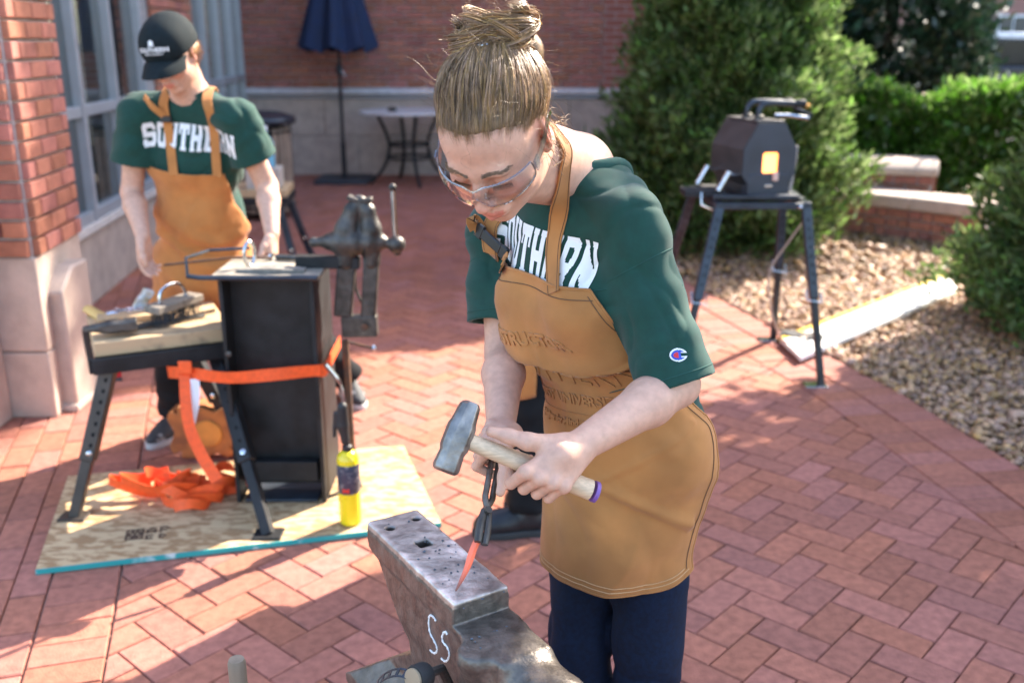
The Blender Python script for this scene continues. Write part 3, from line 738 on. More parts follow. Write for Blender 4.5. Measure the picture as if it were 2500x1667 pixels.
MB().lathe([(.135, 0), (.135, .03), (.125, bz-.02), (.12, bz)], 28, o=(AW(.2, 0, 0)[0], AW(.2, 0, 0)[1], 0)).build('log', mat('stump_wood', (.24, .15, .085), .85, var=.3, scale=10, stretch=(1, 1, .15), bump=.3), st)
kc = P(1022, 1652, 1.50); kd = nrm(V3(-.62, -.72, .22))
MB().lathe([(.019, -.016), (.0205, -.012), (.0205, .006), (.019, .010)], 22, o=kc, R=frame(kd)).build('knob', mat('knob_rubber', (.02, .02, .02), .7), st)
MB().lathe([(.004, .0101), (.0165, .0101), (.0165, .014), (.004, .0145)], 22, o=kc, R=frame(kd)).build('knob_face', mat('knob_wood', (.33, .25, .16), .7), st)
MB().tube([kc-kd*.012, kc-kd*.05, kc-kd*.08+V3(0, 0, -.06), AW(.18, -.06, -.38)], .008, 8).build('knob_bolt', m_oldsteel, st)
a0 = P(1010, 1652, 1.50); pth = spline([a0, P(975, 1640, 1.51), P(940, 1650, 1.53), P(915, 1680, 1.54), P(905, 1760, 1.55)], 24)
wd = nrm(V3(.2, .8, .3))
rb = MB()
for sgn in (-1, 1): rb.ribbon(pth+wd*sgn*.0065, wd, .003, .0012)
for i in range(0, 24, 3): rb.ribbon(pth[i:i+2], wd, .013, .0012)
rb.build('perforated_strap', m_bluesteel, st, smooth=None)
sl = thing('sledge_hammer', 'upright wooden hammer handle standing beside the anvil stump', 'hammer', (-.48, 1.46, 0))
MB().lathe([(.012, .06), (.013, .2), (.0145, .4), (.0155, .56), (.0155, .575), (.013, .582)], 18, o=(-.475, 1.46, 0)).build('handle', mat('grey_wood', (.22, .17, .12), .75, var=.25, scale=25, stretch=(1, 1, .1), bump=.15), sl)
MB().box((-.475, 1.46, .036), (.15, .07, .07)).build('head', m_oldsteel, sl, bevel=.012)

# ------------------------------------------------------------------ work station on its board
TZ = .018
ob = thing('strand_board', 'strand board sheet with a teal painted edge lying on the brick paving', 'board', (-.95, 3.2, 0))
fl, fr_, br_, bl_ = G(88, 1404)[:2], G(1078, 1288)[:2], G(985, 1096)[:2], G(168, 1172)[:2]
m_osb = mat('strand_board', (.56, .385, .21), .7, col2=(.34, .195, .09), scale=20, thr=(.46, .56), stretch=(1.0, 2.4, 1), bump=.15, detail=12)
MB().prism([fl, fr_, br_, bl_], .002, TZ).build('sheet', m_osb, ob, smooth=None)
e = nrm(fr_-fl); n_ = np.array([e[1], -e[0]])
MB().prism([fl+n_*.0015, fr_+n_*.0015, fr_-n_*.004, fl-n_*.004], .003, TZ+.001).build('painted_edge', mat('teal_paint', (.02, .28, .27), .6, col2=(.55, .6, .58), thr=(.60, .68), scale=9, var=.2), ob, smooth=None)
m_ink = mat('stamp_ink', (.10, .055, .03), .85, var=.2)
def stamp(name, cx, cy, rows, cell):                   # printed grade stamp, a flat layer of ink on the sheet
    mb = MB(); o = G(cx, cy, TZ)[:2]; v = np.array([-e[1], e[0]])
    for r, row in enumerate(rows):
        for k, ch in enumerate(row):
            if ch == '#':
                p = o+e*k*cell-v*r*cell*1.25
                mb.box((p[0], p[1], TZ+.0012), (cell*.96, cell*1.22, .0008), rotz(math.atan2(e[1], e[0])))
    mb.build(name, m_ink, ob, smooth=None)
stamp('stamp_box', 312, 1296, ["#######", "#.#.#.#", "#######", "##.#.##", "#######", "#.###.#", "#######"], .0085)
stamp('stamp_letters', 362, 1290, [".##..###.", "#..#.#..#", "####.###.", "#..#.#...", ".........", "###..##..", "#....#.#.", "###..##.."], .0085)

ws = thing('tool_stand', 'black steel stand with a thick wooden top holding hammer and wire brush', 'stand', (-1.25, 3.4, 0))
c00, c10 = V3(-1.405, 3.15, .63), V3(-.995, 3.345, .63); ux = nrm(c10-c00); uy = V3(-ux[1], ux[0], 0); Lx = np.linalg.norm(c10-c00); Ly = .40
TW = lambda a, b, z: c00+ux*a+uy*b+V3(0, 0, z)
TR = np.stack([ux, uy, V3(0, 0, 1)], 1)
MB().box(TW(Lx/2, Ly/2, -.025), (Lx, Ly, .05), TR).build('wooden_top', mat('scorched_top', (.50, .34, .19), .75, col2=(.10, .075, .055), thr=(.52, .72), scale=7, stretch=(1, 2.5, 1), bump=.15), ws, bevel=.004)
for a0_, b0_, a1_, b1_ in ((-.01, -.012, Lx+.01, -.012), (-.01, Ly+.012, Lx+.01, Ly+.012), (-.012, -.006, -.012, Ly+.006), (Lx+.012, -.006, Lx+.012, Ly+.006)):
    MB().bar(TW(a0_, b0_, -.079), TW(a1_, b1_, -.079), .02, .055).build('frame_rail', m_steelblk, ws, bevel=.003)
MB().box(TW(Lx/2, Ly/2, -.0535), (Lx, Ly, .005), TR).build('shelf_plate', m_steelblk, ws)
def stand_leg(top, foot, parent, m, holes=True, split=.55):
    d = nrm(foot-top); mid = top+(foot-top)*split
    l = MB().bar(top, mid, .05, .05, up=(0, 1, .01)).build('leg', m, parent, bevel=.004)
    MB().bar(mid-d*.02, foot, .036, .036, up=(0, 1, .01)).build('leg_tube', m, l, bevel=.003)
    MB().box(foot+V3(0, 0, .004), (.095, .075, .008)).build('foot_plate', m, l, bevel=.002)
    fr = frame(d, V3(1, 0, 0)); toc = nrm(V3(foot[0]*-.2, -1, .1)); nn = nrm(toc-d*(toc@d))
    if holes:
        for k in range(7):
            p = top+(mid-top)*(.14+.115*k)+nn*.0258
            MB().lathe([(.002, 0), (.0075, 0), (.0075, .0012), (.002, .0013)], 10, o=p, R=frame(nn)).build('pin_hole', mat('hole_dark', (.004, .004, .004), .9), l)
    MB().lathe([(.004, 0), (.011, 0), (.011, .008), (.004, .011)], 6, o=mid-d*.03+nn*.0255, R=frame(nn)).build('leg_bolt', m_bright, l)
stand_leg(TW(.045, .05, -.10), V3(-1.52, 3.09, TZ), ws, mat('brown_steel', (.045, .035, .028), .5, metal=.2, var=.4, scale=8), True, .62)
stand_leg(TW(Lx-.05, .06, -.10), V3(-.815, 2.96, TZ), ws, m_steelblk, True, .62)
stand_leg(TW(Lx-.13, Ly-.04, -.10), V3(-1.08, 3.66, TZ), ws, m_steelblk, False)
# steel column
sb = thing('steel_column', 'black steel beam column with a plate top wrapped by an orange strap', 'column', (-.83, 3.35, 0))
bx0, bx1, by0, by1, bt_ = -.985, -.665, 3.20, 3.50, .838
MB().box(((bx0+bx1)/2, (by0+by1)/2-.05, (bt_+.05)/2), (bx1-bx0-.02, .012, bt_-.055)).build('web', m_steelblk, sb, smooth=None)
for x in (bx0+.007, bx1-.007): MB().box((x, (by0+by1)/2, (bt_+TZ)/2), (.014, by1-by0, bt_-TZ-.002)).build('flange', m_steelblk, sb, bevel=.002)
MB().box(((bx0+bx1)/2, 3.28, TZ+.007), (.26, .16, .012)).build('base_plate', m_bluesteel, sb, bevel=.003)
MB().box(((bx0+bx1)/2, 3.262, .12), (.255, .04, .075)).build('gusset', m_steelblk, sb, bevel=.003)
MB().box(((bx0+bx1)/2, 3.345, bt_+.007), (.36, .33, .014)).build('top_plate', mat('dusty_plate', (.22, .20, .17), .65, metal=.25, col2=(.40, .34, .26), scale=14), sb, bevel=.003)
MB().tube([(bx0-.09, 3.172, bt_+.018), (bx0-.05, 3.172, bt_+.012), (bx1+.02, 3.172, bt_+.012)], .009, 8).build('rack_rod', m_bluesteel, sb)
MB().tube([(bx0-.088, 3.172, bt_+.016), (bx0-.094, 3.19, bt_+.075), (bx0-.05, 3.30, bt_+.078), (bx0+.08, 3.34, bt_+.078)], .0055, 8).build('rack_hook', m_bluesteel, sb)
for z in (.50, .58): MB().lathe([(.004, 0), (.011, 0), (.011, .012), (.004, .014)], 6, o=(bx0+.02, by0-.002, z), R=frame(V3(0, -1, 0))).build('bolt', m_oldsteel, sb)
# things on the plate
tp = bt_+.014
t_ = thing('steel_rod', 'thin steel rod resting across the rack beside the column top', 'rod', (bx0-.1, 3.35, tp))
MB().tube([P(400, 647, 3.42), P(560, 630, 3.50), (bx0+.13, 3.42, tp+.012)], .0045, 6).build('rod', m_rust, t_)
t_ = thing('polished_ring', 'polished steel ring standing on the column top plate', 'ring', (-.925, 3.33, tp))
rp_ = np.array([(-.905+.012*math.cos(a), 3.33+.022*math.cos(a), tp+.046+.041*math.sin(a)) for a in np.arange(24)*2*math.pi/24])
MB().tube(rp_, .0068, 10, closed=True).build('ring', m_bright, t_)
MB().lathe([(.010, 0), (.011, .004), (.008, .006)], 12, o=(-.905, 3.33, tp)).build('foot', m_bright, t_)
t_ = thing('tool_roll', 'dusty flat tool roll lying on the column top plate', 'tool roll', (-.8, 3.30, tp))
MB().loft([[(-.93, 3.24, tp+.001), (-.93, 3.27, tp+.001), (-.93, 3.27, tp+.01), (-.93, 3.24, tp+.01)], [(-.82, 3.22, tp+.001), (-.82, 3.28, tp+.001), (-.82, 3.28, tp+.02), (-.82, 3.22, tp+.018)], [(-.70, 3.23, tp+.001), (-.70, 3.27, tp+.001), (-.70, 3.27, tp+.012), (-.70, 3.23, tp+.01)]]).build('roll', mat('dusty_cloth', (.17, .155, .135), .9, var=.3, scale=40), t_)
t_ = thing('chisel', 'short dark chisel lying behind the tool roll on the plate', 'chisel', (-.76, 3.42, tp))
MB().tube([(-.84, 3.44, tp+.012), (-.76, 3.42, tp+.012), (-.69, 3.41, tp+.008)], [.011, .010, .005], 8).build('shank', m_oldsteel, t_)
MB().lathe([(.006, 0), (.016, .003), (.016, .012), (.006, .015)], 10, o=(-.85, 3.442, tp+.012), R=frame(V3(-1, .25, 0))).build('head', m_bright, t_)
# post vise
vz = thing('post_vise', 'old iron post vise with a long bright handle bolted to the steel column', 'vise', (-.55, 3.33, 0))
VX, VY = -.545, 3.33
def VP(px, py, dy=0.0): return AY(px, py, VY+dy)
MB().bar((bx1-.08, VY, bt_+.035), VP(878, 641)-V3(0, 0, .0), .05, .04).build('mounting_bracket', m_steelblk, vz, bevel=.003)
MB().bar(VP(847, 645), VP(838, 770), .062, .05, up=(0, 1, 0)).build('fixed_leg', m_oldsteel, vz, bevel=.006)
MB().bar(VP(843, 830), V3(-.585, VY, TZ), .022, .026, up=(0, 1, 0)).build('long_post', m_rust, vz, bevel=.004)
MB().lathe([(.02, 0), (.03, .004), (.03, .02), (.012, .03)], 14, o=(-.585, VY, TZ)).build('post_foot', m_oldsteel, vz)
MB().bar(VP(908, 625), VP(900, 780), .052, .045, up=(0, 1, 0)).build('moving_leg', m_oldsteel, vz, bevel=.006)
MB().bar(VP(836, 795), VP(922, 793), .05, .075).build('lower_bracket', m_oldsteel, vz, bevel=.004)
MB().lathe([(.003, 0), (.012, 0), (.012, .008), (.003, .01)], 8, o=VP(893, 792)-V3(0, .03, 0), R=frame(V3(0, -1, 0))).build('pivot_bolt', m_rust, vz)
sv = SDF()
sv.cone(VP(835, 590), VP(862, 590), .047, .05, k=.01); sv.cone(VP(905, 590), VP(925, 590), .047, .03, k=.01)
sv.chain([VP(835, 590), VP(806, 590), VP(785, 590), VP(770, 591)], [.040, .030, .017, .015], k=.006); sv.ell(VP(766, 591), (.018,)*3, k=.004)
sv.chain([VP(925, 592), VP(950, 594), VP(966, 597)], [.028, .016, .016], k=.006); sv.ell(VP(968, 597), (.031,)*3, k=.006)
sv.chain([VP(846, 640), VP(846, 560), VP(860, 515), VP(874, 490)], [.034, .04, .028, .020], k=.012)
sv.chain([VP(908, 640), VP(905, 560), VP(897, 515), VP(884, 492)], [.030, .036, .026, .018], k=.012)
sv.chain([VP(860, 590), VP(905, 590)], [.022, .022], k=.004)
sdf_obj('jaw_casting', sv, .0045, m_oldsteel, vz)
for sgn in (-1, 1): MB().bar(VP(879+sgn*4, 489), VP(879+sgn*30, 483+3*sgn), .05, .014).build('jaw_plate', m_oldsteel, vz, bevel=.003)
MB().tube(spline([VP(958, 458), VP(961, 500), VP(964, 560), VP(970, 612)], 10), .0095, 10).build('screw_handle', m_bright, vz)
for px, py in ((958, 458), (971, 615)): MB().sphere(VP(px, py), .0145, 10).build('handle_end', m_oldsteel, vz)
MB().tube(spline([VP(868, 650, .02), VP(868, 700, .02), VP(885, 740, .02), VP(900, 752, .02)], 14), .005, 6).build('leaf_spring', m_oldsteel, vz)
MB().tube(spline([VP(842, 832, .02), VP(870, 840, .02), VP(905, 848, .02)], 10), .0045, 6).build('hook_rod', m_rust, vz)
MB().sphere(VP(912, 849, .02), .012, 8).build('hook_knob', m_bright, vz)
# hammer, wire brush and odds on the wooden top
hm = thing('cross_peen_hammer', 'cross peen hammer with a yellow wooden handle on the tool stand', 'hammer', TW(.1, .08, 0))
h0_, h1_ = P(205, 826, 3.34), P(330, 806, 3.39)
h0_[2] = .665; h1_[2] = .668
ha = nrm(h1_-h0_); hs_ = nrm(np.cross(V3(0, 0, 1), ha))
rings = []
for t, w, h in ((0, .006, .010), (.3, .016, .016), (.48, .026, .022), (.62, .026, .022), (.72, .022, .02), (.80, .025, .024), (1.0, .025, .024)):
    c = h0_+(h1_-h0_)*t*1.05; rings.append([c+hs_*w*x+V3(0, 0, 1)*h*z for x, z in ((-1, -.6), (-.6, -1), (.6, -1), (1, -.6), (1, .6), (.6, 1), (-.6, 1), (-1, .6))])
MB().loft(rings).build('head', m_oldsteel, hm, bevel=.002)
MB().tube(spline([h0_+(h1_-h0_)*.5-V3(0, .02, 0), P(285, 790, 3.50), P(250, 775, 3.58), P(215, 755, 3.66)], 14), np.interp(np.linspace(0, 1, 14), [0, .3, .7, 1], [.009, .012, .018, .016]), 12, sx=1.3).build('handle', mat('yellow_handle', (.62, .40, .13), .5, var=.12, scale=14), hm)
wb = thing('wire_brush', 'wooden block wire brush with a bent steel handle on the tool stand', 'brush', P(415, 770, 3.5))
wa, wbp = P(378, 776, 3.45), P(474, 738, 3.60); wa[2] = .70; wbp[2] = .705; wx = nrm(wbp-wa); wy = nrm(np.cross(V3(0, 0, 1), wx)); wz = np.cross(wx, wy); WR = np.stack([wx, wy, wz], 1); wc = (wa+wbp)/2
MB().box(wc, (.21, .075, .028), WR).build('block', mat('grey_block', (.20, .165, .13), .8, var=.25, scale=20, stretch=(1, 8, 1)), wb, bevel=.004)
br = MB()
for i in range(220):
    p = wc+WR@V3(rng.uniform(-.095, .095), rng.uniform(-.03, .03), -.012); br.tube([p, p+V3(rng.normal(0, .006), rng.normal(0, .006), -.05)], .0009, 3)
br.build('bristles', m_bluesteel, wb, smooth=None, kind='stuff')
hp = [wc+WR@V3(x, 0, z) for x, z in ((-.065, .0), (-.06, .04), (-.045, .062), (-.01, .072), (.03, .066), (.05, .045), (.06, .012))]
MB().tube(spline(hp, 20), .006, 8).build('bent_handle', m_bright, wb)
for x in (-.065, .06): MB().lathe([(.003, 0), (.011, 0), (.011, .006), (.003, .008)], 6, o=wc+WR@V3(x, 0, .0135), R=WR).build('nut', m_bright, wb)
t_ = thing('punch', 'small bright steel punch lying on the wooden top near the column', 'punch', TW(.36, .36, 0))
MB().tube([P(484, 742, 3.62)*[1, 1, 0]+V3(0, 0, .637), P(522, 733, 3.66)*[1, 1, 0]+V3(0, 0, .637)], [.006, .008], 8).build('shank', m_bright, t_)
t_ = thing('fire_tongs', 'dark tongs lying under the wire brush on the wooden top', 'tongs', TW(.2, .12, 0))
for s_ in (-1, 1): MB().tube(spline([TW(.08, .10+s_*.01, .008), TW(.18, .13+s_*.015, .008), TW(.32, .16-s_*.012, .01), TW(.39, .18-s_*.01, .008)], 12), .006, 6).build('rein', m_oldsteel, t_)
t_ = thing('foil_packet', 'crumpled silver foil packet behind the hammer on the tool stand', 'packet', TW(.16, .33, 0))
def crumple(c, s, R, seed, h=.0045):
    f = SDF(); f.box(c, s, rad=.004, M=R); g = lambda p: (f(p)+.004*pnoise(p, 90, seed)+.003*pnoise(p, 170, seed+1))*.8
    g.bounds = f.bounds; return g
m_foil = mat('silver_foil', (.55, .57, .62), .25, metal=.8, var=.3, scale=50)
sdf_obj('packet', crumple(TW(.14, .32, .012), (.075, .035, .012), TR, 11), .004, m_foil, t_)
t_ = thing('parts_bag', 'clear plastic bag of brass parts leaning up behind the foil packet', 'bag', TW(.2, .37, 0))
sdf_obj('bag', crumple(TW(.2, .37, .04), (.022, .016, .045), TR@frame(V3(.6, 0, 1)), 15), .004, mat('plastic_bag', (.55, .57, .60), .2, var=.2, scale=40, col2=(.45, .33, .18)), t_)
t_ = thing('wood_offcut', 'thin splintered wood offcut lying on the tool stand', 'offcut', TW(.12, .26, 0))
MB().box(TW(.16, .255, .012), (.26, .09, .022), TR@rotz(-.08)).build('plank', mat('splintered_wood', (.46, .30, .16), .85, var=.3, scale=14, stretch=(2, 20, 20), bump=.3), t_, bevel=.003)
# orange ratchet strap
os_ = thing('ratchet_strap', 'bright orange ratchet strap around the stand and column trailing onto the board', 'strap', (-1.0, 3.3, 0))
m_or = mat('orange_webbing', (.85, .10, .015), .65, var=.1, scale=60, bump=.1, bscale=400)
y_ = 3.192
MB().ribbon(spline([AY(410, 908, 3.24), AY(470, 912, 3.18), AY(560, 922, 3.13), AY(660, 915, 3.13), AY(740, 907, 3.17), V3(-.655, 3.185, AY(800, 905, 3.18)[2])], 26), np.array([(0, .15*math.sin(i*.5), 1) for i in range(26)]), .042, .003).build('band', m_or, os_)
z9 = AY(805, 905, 3.19)[2]
MB().ribbon([(-.655, 3.188, z9), (-.640, 3.20, z9), (-.640, 3.50, z9+.01)], (0, 0, 1), .044, .003).build('side_band', m_or, os_)
MB().ribbon(spline([AY(450, 888, 3.19), AY(452, 960, 3.14), AY(462, 1040, 3.10), AY(492, 1110, 3.08), AY(530, 1172, 3.06)], 20), np.array([(1, .3, 0)]*20), np.linspace(.034, .042, 20), .003).build('hanging_tail', m_or, os_)
MB().box(AY(452, 897, 3.165), (.046, .012, .046)).build('buckle', m_or, os_, bevel=.004)
t0 = AY(474, 925, 3.17); t1 = AY(462, 1040, 3.14); MB().ribbon(spline([t0, (t0+t1)/2+V3(.01, -.01, 0), t1], 8), (1, .25, 0), .036, .0015).build('care_tag', mat('white_tag', (.72, .72, .74), .7, var=.06), os_)
pc_ = G(430, 1215, TZ)
for i in range(11):
    ph = rng.uniform(0, 6.28); rx, ry = rng.uniform(.05, .13), rng.uniform(.03, .08); cx, cy = pc_[0]+rng.normal(0, .075), pc_[1]+rng.normal(0, .04)
    q = [(cx+rx*math.cos(ph+t)*(1+.12*math.sin(2*t+i)), cy+ry*math.sin(ph+t), TZ+.022+.005*i+.018*math.sin(t*2+i)) for t in np.linspace(0, 5.3, 30)]
    MB().ribbon(q, np.array([(.35*math.sin(k*.3+i), .3*math.cos(k*.2), .8) for k in range(30)]), .038, .0022).build('strap_loop', m_or, os_)
# torch
tc = thing('gas_torch', 'yellow gas cylinder torch with a black handle standing on the board', 'torch', G(860, 1285, TZ))
to = G(857, 1275, TZ); m_yel = mat('yellow_enamel', (.80, .62, .01), .3, var=.04, coat=.3)
MB().lathe([(.030, 0), (.036, .006), (.037, .015), (.037, .235), (.034, .25), (.022, .266), (.012, .27)], 28, o=to).build('cylinder', m_yel, tc)
m_lab = mat('torch_label', (.03, .035, .06), .4, col2=(.18, .17, .18), thr=(.58, .62), scale=55, stretch=(1, 1, 2.2))
MB().lathe([(.0372, .12), (.0376, .121), (.0376, .224), (.0372, .225)], 28, o=to).build('label', m_lab, tc)
MB().tube([to+V3(-.016, -.0345, .135), to+V3(.006, -.0378, .135)], .009, 4, sx=.25).build('red_panel', mat('label_red', (.6, .03, .02), .4), tc)
MB().lathe([(.012, .266), (.017, .27), (.017, .285), (.010, .29), (.010, .31)], 14, o=to).build('collar', m_blackrub, tc)
hx = to+V3(-.004, 0, .30)
sdf_t = SDF(); sdf_t.chain([hx, hx+V3(-.006, 0, .06), hx+V3(-.004, -.004, .125)], [.014, .020, .017], k=.006); sdf_t.chain([hx+V3(-.026, 0, .10), hx+V3(-.034, 0, .05), hx+V3(-.036, 0, .02)], [.010, .007, .006], k=.004)
sdf_obj('torch_handle', sdf_t, .0035, m_blackrub, tc)
MB().tube(spline([hx+V3(-.004, 0, .12), hx+V3(.0, 0, .17), hx+V3(-.012, 0, .215), hx+V3(-.05, -.01, .275)], 16), np.r_[np.full(10, .005), np.full(6, .0085)], 10).build('burner_tube', m_bright, tc)
# rusty swage block, red cylinder behind the stand
sg = thing('swage_block', 'rusty notched swage block on the bricks behind the orange strap', 'swage block', G(500, 1120))
so = G(505, 1118); pol = []
for i in range(28):
    a = i*2*math.pi/28; r = 1.0
    x, y = .135*np.sign(math.cos(a))*abs(math.cos(a))**.45, .11*np.sign(math.sin(a))*abs(math.sin(a))**.45
    k = .80 if i % 4 == 2 else 1.0; pol.append((x*k, y*k+.12))
m_sw = mat('orange_rust', (.22, .075, .025), .8, col2=(.42, .15, .04), scale=16, bump=.2)
MB().prism(pol, -.05, .05, o=so+V3(0, .02, 0), R=RX).build('block', m_sw, sg, bevel=.005)
MB().lathe([(.028, -.012), (.052, -.012), (.056, 0), (.052, .004), (.030, .004)], 22, o=so+V3(.025, -.034, .12), R=frame(V3(0, -1, 0))).build('dished_hollow', mat('inner_rust', (.5, .2, .04), .8, var=.2), sg)
rc = thing('red_strap', 'short red webbing strap hanging under the tool stand beside its brown leg', 'strap', TW(.06, .30, -.11))
q0 = TW(.085, .30, -.10); MB().ribbon(spline([q0, q0+V3(-.004, 0, -.05), q0+V3(-.008, .004, -.13)], 8), (1, .3, 0), .022, .003).build('webbing', mat('red_webbing', (.5, .012, .02), .6, var=.1), rc)
MB().box(q0+V3(-.008, .004, -.135), (.026, .006, .016)).build('end_clip', m_bluesteel, rc, bevel=.002)
# ------------------------------------------------------------------ forge on its stand, board, patio furniture
fs = thing('forge_stand', 'black steel four legged stand carrying the gas forge at the gravel edge', 'stand', (1.2, 4.9, 0))
FZ = .85
fA = V3(.985, 4.66, FZ); fB = V3(1.40, 4.66, FZ); FDp = .52                       # front rail ends
f4 = [fA, fB, fB+V3(.03, FDp, 0), fA+V3(-.03, FDp, 0)]
feet = [V3(.78, 4.42, 0), V3(1.50, 4.50, 0), V3(1.46, 5.26, 0), V3(.78, 5.42, 0)]
for i in range(4):
    MB().bar(f4[i]+nrm(f4[i]-f4[(i+1) % 4])*.02, f4[(i+1) % 4]+nrm(f4[(i+1) % 4]-f4[i])*.02, .04, .032+.004*(i % 2)).build('rail', m_bluesteel, fs, bevel=.004)
for i in range(4):
    top = f4[i]-V3(0, 0, .012); fo = feet[i]; d = nrm(fo-top); mid = top+(fo-top)*.50
    lg = MB().bar(top, mid, .042, .042, up=(0, 1, .02)).build('leg', m_bluesteel, fs, bevel=.003)
    MB().bar(mid-d*.02, fo, .032, .032, up=(0, 1, .02)).build('leg_tube', mat('dark_tube', (.02, .018, .018), .5, metal=.2, var=.4), lg, bevel=.003)
    MB().box(fo+V3(-.03, 0, .004), (.11, .08, .008)).build('foot_plate', m_bright if i in (1, 2) else m_bluesteel, lg, bevel=.002)
    for k in range(8):
        p = top+(mid-top)*(.12+.1*k)+V3(0, -.0222, 0); MB().lathe([(.001, 0), (.006, 0), (.006, .001), (.001, .0012)], 8, o=p, R=frame(V3(0, -1, 0))).build('pin_hole', MATS['hole_dark'], lg)
    q = mid-d*.03
    MB().tube([q+V3(-.035, -.005, .012), q+V3(-.036, -.03, -.035), q+V3(.036, -.03, -.045), q+V3(.035, -.005, .002)], .004, 6).build('hitch_pin', m_bright, lg)
q = P(1862, 700, 5.2)
MB().box((1.18, 4.92, FZ+.026), (.40, .50, .012)).build('tray', m_steelblk, fs, bevel=.003)
MB().bar((.95, 4.66, FZ+.042), (1.36, 4.66, FZ+.042), .03, .02).build('slide_rail', m_bluesteel, fs, bevel=.003)
MB().bar((.83, 4.80, FZ+.045), (1.03, 4.80, FZ+.045), .16, .03).build('side_shelf', m_steelblk, fs, bevel=.003)
MB().tube([P(1712, 470, 4.72), P(1712, 500, 4.72), P(1740, 512, 4.72), P(1748, 495, 4.74)], .006, 6).build('latch_loop', m_bright, fs)
gf = thing('gas_forge', 'dark octagonal gas forge glowing orange inside on the black stand', 'forge', (1.19, 4.9, FZ+.032))
gz = FZ+.033; gw, gh = .138, .365
front = [(-gw+.015, 0), (gw-.015, 0), (gw-.015, .105), (gw, .105), (gw, .225), (gw-.068, gh-.02), (-gw+.068, gh-.02), (-gw, .225), (-gw, .105), (-gw+.015, .105)]
gc = V3(1.225, 4.74, gz); yaw = math.radians(14)
GR = rotz(yaw)@RX              # local x right, y up, z towards the camera
m_fg = mat('forge_body', (.055, .05, .05), .5, metal=.25, var=.2, scale=10)
m_fgf = mat('forge_face', (.045, .048, .06), .45, metal=.3, var=.15, scale=8)
DEP = .34
def GW(x, y, z): return gc+GR@V3(x, y, z)
oct_ = [(gw, .105), (gw, .225), (gw-.068, gh-.02), (-gw+.068, gh-.02), (-gw, .225), (-gw, .105), (-gw+.045, .035), (gw-.045, .035)]
hx0, hx1, hy0, hy1 = -.036, .044, .118, .200      # mouth
inr = [(hx1, hy0), (hx1, hy1), (hx1-.010, hy1+.008), (hx0+.010, hy1+.008), (hx0, hy1), (hx0, hy0), (hx0+.01, hy0-.006), (hx1-.01, hy0-.006)]
oct_in = [(x*.72, .165+(y-.165)*.72) for x, y in oct_]
sh = MB().loft([[GW(x, y, -DEP) for x, y in oct_], [GW(x, y, 0) for x, y in oct_], [GW(x, y, 0) for x, y in oct_in], [GW(x, y, -DEP+.03) for x, y in oct_in]])
sh.build('shell', m_fg, gf, smooth=20)
MB().loft([[GW(x, y, .004) for x, y in oct_], [GW(x, y, .012) for x, y in oct_], [GW(x, y, .012) for x, y in inr], [GW(x, y, .004) for x, y in inr], [GW(x, y, .004) for x, y in oct_]], cap=False).build('front_plate', m_fgf, gf, smooth=20)
m_hot = bpy.data.materials.new('glowing_lining'); m_hot.use_nodes = True
_b = m_hot.node_tree.nodes['Principled BSDF']; _b.inputs['Base Color'].default_value = (.8, .5, .3, 1); _b.inputs['Emission Color'].default_value = (1, .27, .035, 1); _b.inputs['Emission Strength'].default_value = 1.1
MB().loft([[GW(x*.97, .165+(y-.165)*.97, .002) for x, y in oct_in], [GW(x*.97, .165+(y-.165)*.97, -DEP+.035) for x, y in oct_in]]).build('hot_lining', m_hot, gf, smooth=20)
MB().prism([(-.112, 0), (.112, 0), (.105, .108), (-.105, .108)], -.05, .018, o=gc, R=GR).build('skirt', m_fgf, gf, bevel=.004)
MB().prism([(-.022, .045), (.018, .045), (.018, .058), (-.022, .058)], .0185, .022, o=gc, R=GR).build('maker_plate', m_bright, gf, bevel=.002)
MB().prism([(-.105, .0), (.105, 0), (.105, .06), (-.105, .06)], -DEP+.01, -.06, o=gc, R=GR).build('base_box', m_fg, gf, bevel=.004)
MB().prism([(.016, .075), (.044, .075), (.044, .117), (.016, .117)], .0125, .03, o=gc, R=GR).build('sill_brick', mat('fire_brick', (.7, .42, .33), .9), gf, bevel=.004)
MB().prism([(-gw+.066, gh-.018), (gw-.066, gh-.018), (gw-.066, gh-.008), (-gw+.066, gh-.008)], -DEP+.01, -.005, o=gc, R=GR).build('top_plate', m_fg, gf, bevel=.003)
for zz in (-.10, -.22):
    pp = spline([GW(-.015, gh-.01, zz), GW(-.015, gh+.035, zz), GW(.01, gh+.062, zz), GW(.06, gh+.066, zz), GW(.13, gh+.064, zz), GW(.19, gh+.06, zz)], 22)
    MB().tube(pp, .0145, 12).build('burner_pipe', m_bluesteel, gf)
    MB().lathe([(.02, 0), (.024, .004), (.024, .02), (.016, .024)], 10, o=GW(-.015, gh-.012, zz), R=GR@np.array([[1, 0, 0], [0, 0, 1], [0, -1, 0.]])).build('burner_flange', m_oldsteel, gf)
    MB().lathe([(.016, 0), (.021, .01), (.021, .05), (.012, .06)], 12, o=GW(.17, gh+.06, zz), R=GR@np.array([[0, 0, 1], [0, 1, 0], [-1, 0, 0.]])).build('burner_bell', m_steelblk, gf)
    MB().lathe([(.004, 0), (.009, .0), (.009, .025), (.004, .03)], 8, o=GW(.225, gh+.05, zz), R=GR@np.array([[0, 0, 1], [0, 1, 0], [-1, 0, 0.]])).build('brass_jet', mat('brass', (.75, .38, .10), .3, metal=1), gf)
MB().tube([GW(.232, gh+.055, -.26), GW(.234, gh+.03, -.20), GW(.235, gh+.01, -.05)], .009, 8).build('manifold', m_bluesteel, gf)
MB().tube([GW(.04, gh+.012, -.05), GW(.12, gh+.01, -.05), GW(.22, gh-.005, -.05)], .010, 8).build('gas_bar', m_bright, gf)
